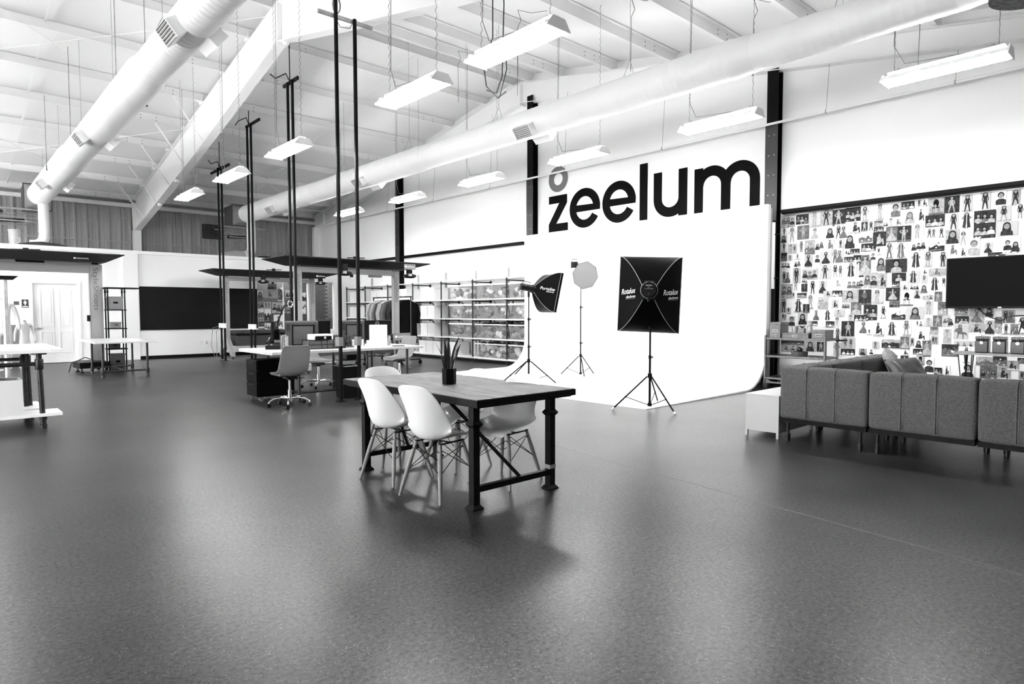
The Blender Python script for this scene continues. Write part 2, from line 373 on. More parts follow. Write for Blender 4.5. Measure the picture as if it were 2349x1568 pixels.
# white office partition along the back, with its door, skirting, chalkboard and glazed opening
YP = 20.45
wp = MB()
for (x0, z0, x1, z1) in ((XE, 0, 1.86, 3.05), (1.86, 2.10, 2.84, 3.05), (2.84, 0, 7.6, 3.05), (7.6, 2.38, 10.26, 3.05), (7.6, 0, 10.26, 0.72), (9.33, 0.72, 9.53, 2.38), (10.26, 0, XW - 0.01, 3.05)):
    wp.box(x0, YP, z0, x1, YP + 0.15, z1)
wall_p = struct(wp.build('wall_partition', WHITE))
struct(MB().box(XE, YP + 0.15, 2.9, XW - 0.01, YB - 0.05, 3.03).build('ceiling_office', WHITE))
MB().box(XE, YP - 0.03, 2.98, XW - 0.02, YP, 3.07).build('cap', WHITE, wall_p)
MB().box(3.9, YP - 0.06, 0, 4.27, YP - 0.001, 2.98).build('pilaster', WHITE, wall_p)
struct(MB().box(4.28, YP - 0.018, 0, 9.0, YP - 0.001, 0.09).build('baseboard_back', BLACK))
dr = MB().box(1.868, YP + 0.03, 0.015, 2.832, YP + 0.07, 2.095)
door = struct(dr.build('door_1', WHITE))
for (x0, z0, x1, z1) in ((2.02, 0.28, 2.30, 0.84), (2.42, 0.28, 2.70, 0.84), (2.02, 0.98, 2.30, 1.95), (2.42, 0.98, 2.70, 1.95)):
    b = MB()
    for (a0, c0, a1, c1) in ((x0, z0, x1, z0 + .018), (x0, z1 - .018, x1, z1), (x0, z0 + .018, x0 + .018, z1 - .018), (x1 - .018, z0 + .018, x1, z1 - .018)): b.box(a0, YP + 0.018, c0, a1, YP + 0.03, c1)
    b.box(x0 + 0.05, YP + 0.02, z0 + 0.05, x1 - 0.05, YP + 0.03, z1 - 0.05)
    b.build('panel', WHITE, door)
MB().cyl((1.965, YP + 0.03, 0.92), (1.965, YP - 0.02, 0.92), 0.025).bar((1.965, YP - 0.02, 0.92), (2.06, YP - 0.02, 0.925), 0.015, 0.02).build('handle', CHROME, door)
b = MB().box(1.80, YP - 0.015, 0, 1.87, YP - 0.001, 2.16).box(2.83, YP - 0.015, 0, 2.90, YP - 0.001, 2.16).box(1.87, YP - 0.015, 2.09, 2.83, YP - 0.001, 2.16)
b.build('casing', WHITE, door)
MB().box(1.87, YP + 0.0, 0.0, 2.83, YP + 0.04, 0.012).build('threshold', BLACK, door)
# glazed opening into the brick room
win = MB()
for (x0, z0, x1, z1) in ((7.6, 2.35, 9.33, 2.38), (7.6, 0.72, 9.33, 0.75), (9.53, 2.35, 10.26, 2.38), (9.53, 0.72, 10.26, 0.75), (7.6, 0.75, 7.63, 2.35), (9.30, 0.75, 9.33, 2.35), (9.53, 0.75, 9.56, 2.35), (10.23, 0.75, 10.26, 2.35)): win.box(x0, YP + 0.02, z0, x1, YP + 0.1, z1)
w1 = struct(win.build('window_1', STEEL_W))
MB().box(7.63, YP + 0.055, 0.75, 8.46, YP + 0.061, 2.35).build('pane', GLASS, w1)
MB().box(8.49, YP + 0.055, 0.75, 9.30, YP + 0.061, 2.35).build('pane', GLASS, w1)
MB().box(9.56, YP + 0.055, 0.75, 10.23, YP + 0.061, 2.35).build('pane', GLASS, w1)
MB().box(8.46, YP + 0.03, 0.75, 8.49, YP + 0.09, 2.35).build('mullion', STEEL_W, w1)
struct(MB().box(7.55, YP + 0.62, 0.0, 9.6, YP + 0.68, 2.9).build('wall_poster_room', mat('charcoal_wall', 0.03, 0.7)))
bw = struct(MB().box(9.3, 22.42, 0, 11.28, 22.5, 2.9).build('wall_brick', mat('mortar', 0.05, 0.85)))
bm_cache = {}
r = 0; z = 0.72
while z < 2.75:
    x = 9.55 - (0.1 if r % 2 else 0)
    while x < 11.2:
        key = 'd' if x < 10.80 else 'l'
        if key not in bm_cache:
            o = MB().box(-0.09, -0.018, -0.028, 0.09, 0, 0.028).build('brick', BRICKD if key == 'd' else BRICK, bw, bevel=0); bm_cache[key] = o.data
        else:
            o = bpy.data.objects.new('brick', bm_cache[key]); COL.objects.link(o); o.parent = bw
        o.location = (x + 0.09, 22.42 + random.uniform(-0.004, 0.004), z + 0.03); x += 0.2
    z += 0.07; r += 1
for (x, y, lab) in ((8.5, 20.82, 'unseen fill lamp added over the drawings inside the office'), (10.3, 21.5, 'unseen fill lamp added before the brick wall inside the office')):  # lamps added out of view to brighten the drawings and the bricks
    t = thing('office_fill_lamp', lab, 'light', (x, y, 2.86))
    MB().box(-0.6, -0.08, 0, 0.6, 0.08, 0.05).build('housing', WHITE, t); MB().box(-0.58, -0.06, -0.012, 0.58, 0.06, -0.001).build('tube', TUBE, t)
# a counter and dark bench seen through the second pane
tag(MB().box(9.6, 21.6, 0.0, 11.0, 22.2, 1.02).box(9.55, 21.55, 1.02, 11.05, 22.25, 1.06).build('counter', mat('dark_counter', 0.04, 0.5)), 'dark counter in front of the brick wall beyond the glass', 'counter')
# chalkboard
cb = thing('chalkboard', 'long black chalkboard mounted on the white office wall', 'chalkboard', (5.95, YP, 0.85))
MB().box(-1.63, -0.03, 0.0, 1.63, -0.004, 1.2).build('board', CHALK, cb)
b = MB().box(-1.65, -0.036, -0.02, 1.65, -0.002, 0.0).box(-1.65, -0.036, 1.2, 1.65, -0.002, 1.22).box(-1.65, -0.036, 0, -1.63, -0.002, 1.2).box(1.63, -0.036, 0, 1.65, -0.002, 1.2)
b.build('frame', BLACK, cb)
for i, x0 in enumerate((5.92, 6.06)):
    t = thing('wall_outlet', ('white duplex outlet low on wall under the chalkboard', 'white blank outlet plate beside the duplex outlet')[1-i], 'outlet', (x0, YP, 0.42))
    MB().box(-0.035, -0.012, -0.06, 0.035, -0.001, 0.06).build('plate', WHITEPL, t)
    if i: MB().box(-0.012, -0.015, 0.012, 0.012, -0.011, 0.035).box(-0.012, -0.015, -0.035, 0.012, -0.011, -0.012).build('socket', DARKPL, t)
# small dark window in the metal wall
dw = thing('window_2', None, None, (7.38, YB - 0.06, 3.9)); dw['kind'] = 'structure'
MB().box(-0.36, -0.02, 0, 0.36, 0, 0.03).box(-0.36, -0.02, 0.57, 0.36, 0, 0.6).box(-0.36, -0.02, 0.03, -0.33, 0, 0.57).box(0.33, -0.02, 0.03, 0.36, 0, 0.57).box(0.05, -0.02, 0.03, 0.1, 0, 0.57).build('frame', CORR, dw)
for k in range(8): MB().bar((-0.33, -0.005, 0.065 + k*0.065), (0.33, -0.005, 0.065 + k*0.065), 0.03, 0.055).build('slat', mat('dark_louvre', 0.02, 0.5) if k == 0 else MATS['dark_louvre'], dw)
# white cyclorama: floor slab curving up into a free-standing wall
XC, YC0, YC1 = 10.53, 5.12, 11.15
prof = [(7.10, 0.006), (9.88, 0.03)] + [(9.88 + 0.65*sin(a*pi/2/14), 0.68 - 0.65*cos(a*pi/2/14)) for a in range(1, 15)] + [(XC, 1.6), (XC, 3.15)]
back = [(XC + 0.1, 3.15), (XC + 0.1, 0.68)] + [(9.88 + 0.75*sin(a*pi/2/8), 0.68 - 0.75*cos(a*pi/2/8) + 0.07) for a in range(7, 0, -1)] + [(9.88, 0.0), (7.10, 0.0)]
poly = prof + back
cy = MB(); n = len(poly)
va = [(x, YC0, max(z, 0.0)) for x, z in poly]; vb = [(x, YC1, max(z, 0.0)) for x, z in poly]
cy.add(va + vb, [(i, (i+1) % n, n + (i+1) % n, n + i) for i in range(n)])
np_ = len(prof)
for base in (0, n):
    fs = []
    seq = list(range(n))
    # cap strip between front and back profile
    a = list(range(np_)); c = list(range(n-1, np_-1, -1))
    ia = ic = 0
    while ia < len(a)-1 or ic < len(c)-1:
        if ic == len(c)-1 or (ia < len(a)-1 and ia/(len(a)-1) <= ic/(len(c)-1)):
            fs.append((base + a[ia], base + a[ia+1], base + c[ic])); ia += 1
        else:
            fs.append((base + a[ia], base + c[ic], base + c[ic+1])); ic += 1
    cy.f += fs; cy.m += [0]*len(fs)
cyc = struct(cy.build('backdrop', mat('matt_white_cove', 0.86, 0.85, spec=0.2), smooth=True, angle=50)); cyc['label'] = 'white photographic cove curving from floor slab up into a freestanding wall'
MB().box(XC + 0.11, YC0 + 0.02, 0, XC + 0.2, YC0 + 0.1, 3.1).box(XC + 0.11, YC1 - 0.1, 0.9, XC + 0.2, YC1 - 0.02, 3.1).build('stud', LWOOD, cyc)
ct = thing('wall_tube', 'pale vertical tube on clips at the cove edge', 'tube', (10.75, 5.13, 0))
MB().cyl((0, 0, 1.72), (0, 0, 2.86), 0.035).build('tube', STEEL_W, ct)
for z in (1.9, 2.65): MB().cyl((-0.05, -0.14, z), (0.02, 0.03, z), 0.01, n=6).build('clip', BLACK, ct)

# =================================================================== DUCTS
def spiral_duct(name, label, x, z, segs, plenum, drop, vents):
    """segs: [(y0, y1, radius)] from the plenum towards the near end."""
    t = thing(name, label, 'duct', (x, 0, z))
    for i, (y0, y1, r) in enumerate(segs):
        pr = []; L = abs(y1 - y0); k = max(2, int(L/0.105))
        for j in range(k):
            h = L*j/k
            am = 0.012 if i == 0 or x < 5 else (0.008 if i == 1 else 0.0025)
            pr += [(r, h), (r, h + L/k*0.66), (r + am, h + L/k*0.78), (r + am, h + L/k*0.88)]
        pr.append((r, L))
        MB().lathe((0, y0, 0), pr, n=28, axis=(0, -1, 0)).build('duct_section', DUCT, t, smooth=True, angle=60)
        if i < len(segs) - 1:
            r2 = segs[i+1][2]
            MB().lathe((0, y1 + 0.06, 0), [(r + 0.004, 0), (r + 0.012, 0.03), (r + 0.004, 0.08), (r2 + 0.01, 0.3), (r2 + 0.004, 0.34)], n=28, axis=(0, -1, 0)).build('collar', DUCT, t, smooth=True)
    y, r = segs[0][0], segs[0][2]
    b = MB(); h, w2 = 0.34, 0.3
    sq = [(-w2, y + 0.45, -h), (w2, y + 0.45, -h), (w2, y + 0.45, h), (-w2, y + 0.45, h)]
    ring = [(r*cos(2*pi*i/16 + pi*1.25), y, r*sin(2*pi*i/16 + pi*1.25)) for i in range(16)]
    vs = sq + ring; fs = []
    for q in range(4):
        for i in range(4): fs.append((q, 4 + (q*4 + i) % 16, 4 + (q*4 + i + 1) % 16))
        fs.append((q, 4 + ((q+1)*4) % 16, (q+1) % 4))
    b.add(vs, fs); b.build('transition', GALV, t)
    MB().box(-w2 - 0.03, y + 0.45, -h - 0.03, w2 + 0.03, y + 0.49, h + 0.03).box(-w2, y + 0.49, -h, w2, y + 1.3, h).build('plenum', mat('dull_plenum_steel', 0.11, 0.5, metal=0.4) if 'dull_plenum_steel' not in MATS else MATS['dull_plenum_steel'], t)
    dy, dr, zb = drop
    MB().cyl((0.05, dy, -r + 0.02), (0.05, dy, zb), dr, n=18).lathe((0.05, dy, zb + 0.12), [(dr + .008, 0), (dr + .008, .03)], n=18).build('drop_pipe', DUCT, t, smooth=True)
    pts = [(0.05 - 0.25*(1 - cos(a)) , dy, zb - 0.25*sin(a)) for a in [i*pi/2/6 for i in range(7)]]
    MB().tube(pts + [(pts[-1][0] - 0.08, dy, pts[-1][2])], dr + 0.004, n=16).build('elbow', DUCT, t, smooth=True)
    for vy in vents:
        rr = [s[2] for s in segs if s[1] <= vy <= s[0]][0]
        for sx in (-1, 1):
            d = Vector((sx*0.80, 0, -0.60)); u = Vector((0, 1, 0)); w = d.cross(u)
            b = MB()
            for q0, q1, a, c in ((rr - 0.02, rr + 0.12, 0.2, 0.09),):
                p = [d*q0 + u*(i*a) + w*(j*c) for i, j in ((-1, -1), (1, -1), (1, 1), (-1, 1))] + [d*q1 + u*(i*a) + w*(j*c*1.1) for i, j in ((-1, -1), (1, -1), (1, 1), (-1, 1))]
                b.add([Vector((0, vy, 0)) + q for q in p], [(3, 2, 1, 0), (0, 1, 5, 4), (1, 2, 6, 5), (2, 3, 7, 6), (3, 0, 4, 7)])
            v = b.build('vent_boot', DUCT, t)
            g = MB(); c0 = Vector((0, vy, 0)) + d*(rr + 0.1)
            pq = [c0 + u*(i*0.2) + w*(j*0.095) for i, j in ((-1, -1), (1, -1), (1, 1), (-1, 1))]
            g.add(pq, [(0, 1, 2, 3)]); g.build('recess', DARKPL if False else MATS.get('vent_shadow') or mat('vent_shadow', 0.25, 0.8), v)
            g = MB()
            for i in range(6):
                c1 = Vector((0, vy, 0)) + d*(rr + 0.112) + w*(-0.08 + i*0.032)
                g.bar(c1 - u*0.19, c1 + u*0.19, 0.016, 0.006)
            g.bar(c0 + d*.02 - u*.2 - w*.095, c0 + d*.02 - u*.2 + w*.095, .02, .012); g.bar(c0 + d*.02 + u*.2 - w*.095, c0 + d*.02 + u*.2 + w*.095, .02, .012)
            g.build('grille', DUCT, v)
    for yy in range(3, 22, 3):
        rr = [s[2] for s in segs if s[1] <= yy <= s[0]]
        if rr:
            zz = roofz(yy) - z - 0.1
            MB().cyl((0, yy, rr[0] + 0.25), (0, yy, zz), 0.004, n=5).cyl((0, yy, rr[0] + .25), (-rr[0], yy, 0), .004, n=5).cyl((0, yy, rr[0] + .25), (rr[0], yy, 0), .004, n=5).build('hanger', GALV, t)
    return t
dl = spiral_duct('spiral_duct', 'white spiral duct nearer the dining table rising over the chalkboard side', 2.24, 4.58,
            [(21.9, 16.2, 0.275), (16.2, 9.9, 0.245), (9.9, 2.0, 0.21)], None, (21.65, 0.125, -1.15), (18.8, 13.5, 7.8))
d2 = spiral_duct('spiral_duct', 'white spiral duct running along the sign wall beyond the tall black poles', 7.85, 4.62,
            [(21.9, 17.4, 0.275), (17.4, 11.6, 0.262), (11.6, 4.3, 0.245), (4.3, 1.75, 0.225)], None, (21.65, 0.14, -1.15), (19.2, 13.8, 8.05))
# open down-turned mouth at the near end of the second duct
MB().tube([(0, 1.80, 0), (-0.1, 1.55, -0.005), (-0.35, 1.3, -0.03), (-0.65, 1.16, -0.14), (-0.85, 1.11, -0.32), (-0.91, 1.10, -0.52)], [0.228, 0.235, 0.245, 0.255, 0.265, 0.27], n=28, caps=False).build('mouth', DUCT, d2, smooth=True)
MB().lathe((-0.91, 1.10, -0.62), [(0.285, 0), (0.305, 0.0), (0.305, 0.09), (0.285, 0.09)], n=28).build('mouth_ring', mat('dirty_band', 0.06, 0.7, noise=(30, 0.02, 0.2)), d2, smooth=True)
MB().lathe((-0.91, 1.10, -0.53), [(0.0001, 0), (0.29, 0)], n=28).build('mouth_shade', DARKPL, d2)  # black disc stands in for the shade inside the open mouth
# flexible ducts, bucket, racks and pipes above the office ceiling
def sagflex(name, label, pts, r, m):
    t = tag(MB().tube(pts, r, n=12).build(name, m, smooth=True), label, 'duct'); return t
sagflex('flexible_duct', 'black flexible hose humped over the office roof under the first drop pipe', [(1.7, 21.3, 3.09), (1.95, 21.3, 3.14), (2.2, 21.32, 3.17), (2.5, 21.3, 3.13), (2.75, 21.28, 3.09)], 0.08, INSUL)
sagflex('flexible_duct', 'silver flexible hose lying on the office roof beside the second elbow', [(7.62, 21.65, 3.2), (7.3, 21.5, 3.22), (7.0, 21.35, 3.18), (6.75, 21.2, 3.12)], [0.15, 0.15, 0.12, 0.07], mat('foil_hose', 0.5, 0.35, metal=0.5, bump=(30, 0.6)))
sagflex('roof_pipe', 'pale pipe lying on the office roof near the corner', [(8.2, 20.75, 3.11), (9.9, 20.72, 3.11)], 0.035, STEEL_W)
sagflex('roof_pipe', 'short black pipe lying on the office roof near the corner', [(7.8, 20.8, 3.10), (8.25, 20.78, 3.11)], 0.045, DARKPL)
bk = thing('bucket', 'white plastic bucket standing on the office roof among pipes', 'bucket', (1.68, 22.0, 3.03))
MB().lathe((0, 0, 0), [(0.13, 0), (0.155, 0.52), (0.165, 0.52), (0.165, 0.56), (0.0001, 0.56)], n=20).build('body', mat('bucket_white', 0.35, 0.5), bk, smooth=True)
MB().tube([(-0.16, -0.02, 0.5), (-0.1, -0.1, 0.3), (0.1, -0.1, 0.3), (0.16, -0.02, 0.5)], 0.004, n=5).build('handle', GALV, bk)
MB().box(0.02, -0.165, 0.12, 0.11, -0.15, 0.34).build('sticker', SHADE[1], bk)
for i, (x0, lab) in enumerate(((1.65, 'metal unistrut rack under the first duct plenum with pipes'), (7.75, 'metal unistrut rack under the second duct plenum with rods'))):
    t = thing('strut_rack', lab, 'rack', (x0, 22.6, 4.0))
    for j, (dy, dz) in enumerate(((-0.5, 0.18), (0.2, 0.14), (-0.3, -0.02), (-0.6, -0.16), (0.1, -0.2))):
        MB().cyl((-0.75 + 0.1*j, dy, dz), (0.8 - 0.06*j, dy, dz), 0.02 if j else 0.028, n=8).build('strut', GALV, t)
    for dx in (-0.6, 0.6):
        MB().cyl((dx, -0.3, -0.2), (dx, -0.3, 1.1), 0.006, n=5).build('hanger_rod', GALV, t)
    MB().cyl((-0.3, 0, -0.1), (0.3, 0, -0.08), 0.05, n=10).build('valve_body', DARKPL, t)
pp = thing('drain_pipes', 'two white vertical pipes above the office roof at far end', 'pipe', (1.1, 22.8, 3.6))
for dx in (-0.08, 0.12): MB().cyl((dx, 0, 0.5), (dx, 0, 1.5), 0.06, n=12).lathe((dx, 0, 0.62), [(0.07, 0), (0.07, 0.05)], n=12).build('pipe', STEEL_W, pp)
tag(MB().tube([(0.85, 22.5, 5.3), (0.9, 22.5, 4.9), (1.25, 22.45, 4.2), (1.45, 22.4, 4.1)], 0.04, n=8).build('hose', RUBBER, smooth=True), 'thick black hose hanging down beside white pipes above office', 'hose')
tag(MB().box(0.9, 21.8, 3.03, 1.35, 22.2, 3.16).build('storage_box', WHITEPL, bevel=0.01), 'low white box on the office roof beside the bucket', 'box')
# sprinkler pipe
sp = thing('sprinkler_pipe', 'thin white sprinkler pipe running the length of the sign wall', 'pipe', (11.02, 0, 4.63))
MB().cyl((0, -0.5, 0), (0, 22.7, 0), 0.022, n=8).build('pipe', STEEL_W, sp)
MB().cyl((0, 22.7, 0), (0, 22.75, 0.5), 0.022, n=8).cyl((0, 22.75, .5), (-0.9, 22.75, .5), 0.022, n=8).build('riser', STEEL_W, sp)
for y in (2.6, 4.4, 7.6, 10.3, 13.0, 15.6, 18.2, 20.6):
    MB().cyl((0, y, 0), (0.1, y, roofz(y) - 0.6 - 4.63), 0.005, n=5).lathe((0, y - 0.01, 0), [(0.03, 0), (0.03, 0.02)], n=8, axis=(0, 1, 0)).build('hanger', GALV, sp)

# =================================================================== FLUORESCENT FIXTURES
FIX_LAB = ['hanging strip light above the dining table, brightest of its row', 'hanging strip light just beyond the dangling black wires', 'hanging strip light beside the tall pair of black poles', 'hanging strip light overlapping the farthest pair of black poles', 'hanging strip light by the foot of the big rafter',
           'hanging strip light under the rail end above the photo wall', 'hanging strip light before the last letters of the sign', 'hanging strip light above the grey ring of the sign', 'hanging strip light between the centre column and the sign row', 'hanging strip light crossing the far black column', 'hanging strip light farthest along the sign wall, behind thin poles']
def fixture(x, y, z, lab, rz=0.0, first=[None]):
    def chains(t):
        for dy in (-0.5, 0.5):
            h = roofz(y + dy) - 0.003 - z
            b = MB(); n = max(3, int((h - 0.1)/0.05)); q = [(0.012*(-1)**i, dy, 0.1 + (h - 0.1)*i/n) for i in range(n + 1)]
            b.tube(q, 0.0035, n=4); b.cyl((0, dy, 0.07), (0.0, dy - 0.05*(1 if dy > 0 else -1), 0.12), 0.004, n=4)
            b.build('chain', GREYPL, t)
        h = roofz(y + 0.5) - 0.2 - z
        MB().tube([(0, -0.3, 0.09), (0.01, 0.1, 0.13), (0.02, 0.4, 0.16), (0.03, 0.52, 0.4), (0.04, 0.5, h)], 0.0045, n=5).build('lamp_cord', GREYPL, t)
    t = thing('strip_light', lab, 'light', (x, y, z), rz, 'fluorescent strip lights hung from the roof')
    if first[0] is None:
        b = MB(); L = 0.6
        # two reflector wings; slots added beside the ballast to light up the ceiling
        for s in (-1, 1):
            secs = [(0.165, -0.032), (0.16, -0.026), (0.074, 0.036), (0.07, 0.030), (0.155, -0.032)]; n = len(secs)
            va = [(s*a, -L, c) for a, c in secs]; vb = [(s*a, L, c) for a, c in secs]
            b.add(va + vb, [(i, (i+1) % n, n + (i+1) % n, n + i) for i in range(n)])
        for y in (-0.4, 0, 0.4): b.box(-0.105, y - 0.01, 0.02, 0.105, y + 0.01, 0.03)
        b.build('reflector', WHITE, t, fix=True)
        for s in (-1, 1):
            MB().prism([(-0.16, s*L, -0.05), (0.16, s*L, -0.05), (0.08, s*L, 0.055), (-0.08, s*L, 0.055)], (0, s*0.012, 0)).build('end_cap', STEEL_W, t)
        MB().box(-0.05, -0.56, 0.052, 0.05, 0.56, 0.085).build('ballast_cover', STEEL_W, t, bevel=0.006)
        for dx in (-0.105, -0.035, 0.035, 0.105):
            MB().cyl((dx, -0.58, -0.034 if abs(dx) > .1 else -0.03), (dx, 0.58, -0.034 if abs(dx) > .1 else -0.03), 0.018, n=8).build('tube', TUBE, t)
        first[0] = t
    else:
        for ch in first[0].children:
            if ch.name.split('.')[0] not in ('chain', 'lamp_cord'): copy_tree(ch, t)
    chains(t)
    return t
fx = [(4.3, 4.70), (4.3, 6.5), (4.3, 10.1), (4.3, 12.77), (4.3, 15.5), (8.5, 2.12), (8.5, 4.88), (8.5, 7.62), (8.5, 10.3), (8.5, 13.1), (8.5, 16.0)]
for (x, y), lab in zip(fx, FIX_LAB): fixture(x, y, 3.96 if x < 5 else 4.07, lab)
# the same rows go on over the part of the hall behind and beside the camera
k = 0
for x in (0.1, -4.1):
    for y in (10.3, 15.8, 20.0):
        fixture(x, y, 3.96, 'hanging strip light in the rows outside the view, %s' % ORD[k]); k += 1
# cable loops and stray wires
wl = tag(MB().tube([(4.816, 5.622, 6.616), (4.816, 5.622, 4.455), (4.794, 5.768, 4.208), (4.794, 5.712, 3.928), (4.816, 5.544, 3.760), (4.816, 5.398, 3.794)], 0.007, n=6).tube([(4.816, 5.488, 6.448), (4.838, 5.454, 4.768), (4.838, 5.488, 3.984), (4.816, 5.566, 3.816), (4.816, 5.734, 3.895)], 0.007, n=6).tube([(4.827, 5.421, 4.320), (4.827, 5.398, 4.040), (4.827, 5.522, 3.760)], 0.006, n=6).build('hanging_wires', RUBBER, smooth=True), 'bundle of black wires dangling with loose curled ends beneath the bright light', 'wires')
jb = thing('junction_box', 'grey junction box with loose cables high on a roof purlin', 'junction box', (6.6, 2.95, roofz(2.95) - 0.33))
MB().box(-0.05, -0.04, -0.05, 0.05, 0.04, 0.05).build('box', GREYPL, jb, bevel=0.006)
MB().tube([(0.05, 0, 0), (0.5, -0.12, 0.05), (0.9, -0.3, -0.02), (1.4, -0.45, 0.1), (1.7, -0.7, 0.12)], 0.01, n=6).tube([(0.05, 0, -.02), (0.4, -0.2, 0.1), (0.9, -0.35, 0.02)], 0.008, n=6).tube([(-0.05, 0, 0.02), (-0.3, 0.25, -0.03), (-0.7, 0.35, 0.12)], 0.01, n=6).build('cable', GREYPL, jb, smooth=True)
for i, (x, y, n_) in enumerate(((7.5, 8.1, 3), (8.0, 6.1, 4), (8.9, 4.6, 3), (8.6, 9.3, 3), (8.6, 11.2, 3), (9.3, 2.6, 3))):
    z = roofz(y) - 0.22
    tag(MB().tube([(x, y, z), (x + .03, y - .05, z - .18), (x - .02, y - .02, z - .3), (x, y, z - 1.1)], 0.005, n=5).tube([(x, y, z), (x + .2, y - .12, z - .03), (x + .45, y - .25, z + .04)], 0.004, n=5).build('drop_wire', GREYPL), 'thin wire dropping from the roof purlins by the sign wall, %s from the camera' % ORD[[3, 2, 1, 4, 5, 0][i]], 'wire')
for i, (x, y, zl) in enumerate(((2.6, 11.5, 4.6), (2.4, 12.6, 4.4), (2.9, 9.0, 5.3), (2.1, 15.3, 4.6), (1.95, 17.6, 4.5))):
    z = roofz(y) - 0.2
    tag(MB().cyl((x, y, z), (x, y, zl), 0.004, n=5).cyl((x, y, zl), (x, y, zl + 0.12), 0.014, n=6).build('pull_rod', RUBBER), 'thin hanging rod with black toggle beside the first white duct, %s from the camera' % ORD[[1, 2, 0, 3, 4][i]], 'rod')

for (x, y, z, lab) in ((5.0, 11.75, 6.33, 'round smoke detector under the ridge joint of the rafter'), (4.95, 18.9, 4.86, 'round smoke detector low on the big rafter'), (5.0, 20.9, 4.48, 'small round detector near the foot of the big rafter')):
    t = thing('smoke_detector', lab, 'detector', (x, y, z))
    MB().lathe((0, 0, 0.03), [(0.05, 0), (0.065, -0.02), (0.06, -0.05), (0.03, -0.065), (0.0001, -0.065)], n=16).build('body', WHITE, t, smooth=True); MB().lathe((0, 0, 0.03), [(0.07, 0.0), (0.07, 0.02)], n=16).build('base', WHITE, t)
# =================================================================== TALL BLACK POWER POLES
POLES = [((4.43, 8.66), (4.73, 8.66), 6.0, 5.62, (4.5, 5.55), 'X', 'pair of black power poles standing behind the dining table corner'),
         ((5.29, 12.40), (5.29, 12.18), 5.85, 5.84, (12.0, 12.68), 'Y', 'pair of black power poles standing at the middle desk machine'),
         ((5.94, 16.42), (5.94, 16.17), 5.98, 6.0, (15.7, 16.6), 'Y', 'pair of black power poles standing just beyond the desk phone'),
         ((5.88, 18.50), (5.88, 18.22), 5.3, 5.25, (17.7, 19.2), 'Y', 'pair of black power poles farthest from the dining table')]
for (a, c, zt, zb, ext, ax, lab) in POLES:
    t = thing('power_pole', lab, 'pole', (a[0], a[1], 0), 0, 'pairs of black power poles')
    rz_ = roofz(a[1]) - 0.22
    for q, zz in ((a, zt + (0.5 if ax == 'X' else 0)), (c, zt - (0.35 if ax == 'X' else 0))):
        MB().box(q[0] - a[0] - 0.022, q[1] - a[1] - 0.022, 0.01, q[0] - a[0] + 0.022, q[1] - a[1] + 0.022, min(zz, rz_)).build('pole', BLACK, t, bevel=0.004)
        MB().box(q[0] - a[0] - 0.06, q[1] - a[1] - 0.06, 0, q[0] - a[0] + 0.06, q[1] - a[1] + 0.06, 0.012).build('foot_plate', BLACKW, t)
    if ax == 'X': MB().box(-0.25, 0.03, zb - 0.02, 0.62, 0.07, zb + 0.03).build('crossbar', GALV, t)
    else: MB().box(0.02, ext[0] - a[1], zb - 0.02, 0.06, ext[1] - a[1], zb + 0.04).build('crossbar', BLACK, t)
    mx, my = (a[0] + c[0])/2 - a[0], (a[1] + c[1])/2 - a[1]
    if ax == 'X':
        b = MB()
        for k_ in range(3):
            b.tube([(0.05 + 0.06*sin(s*0.7 + k_), 0.06 + .01*k_, zb + 0.18 + 0.12*cos(s*0.7 + k_)) for s in range(10)], 0.006, n=5)
        b.tube([(0, 0.05, zb), (0.1, 0.06, zb - 0.12), (0.25, 0.05, zb - 0.1), (0.3, 0.05, zb)], 0.006, n=5)
        b.build('cable', GREYPL, t, smooth=True)
    else:
        MB().tube([(mx, my, zb), (mx + .05, my + .3, zb + .25), (mx, my + .7, zb + .25), (mx, my + .95, min(zb + .4, roofz(a[1] + .95) - .2))], 0.012, n=6).tube([(mx, my, zb + .02), (mx, my, rz_)], 0.01, n=6).build('cable', GREYPL if zb > 6 else BLACKW, t, smooth=True)
    zo = 1.0 if ax == 'Y' else 0.93
    b = MB().box(-0.05, -0.05, zo - 0.1, 0.02, 0.07, zo + 0.03).box(mx*2 - 0.05, my*2 - 0.05, zo - 0.1, mx*2 + 0.02, my*2 + 0.05, zo + 0.03)
    b.build('outlet_box', WHITEPL if ax == 'Y' else GREYPL, t)
    if a[1] > 18: MB().tube([(-0.04, 0.02, 0.95), (-0.2, 0.1, 0.9), (-0.25, 0.1, 0.4), (-0.15, 0.05, 0.02), (0.1, -0.2, 0.01)], 0.008, n=6).tube([(-0.04, 0, 0.93), (-0.12, 0.05, 0.8), (-0.13, 0.02, 0.1), (0.0, -0.1, 0.01), (0.25, -0.45, 0.01)], 0.008, n=6).build('lead', GREYPL, t, smooth=True)

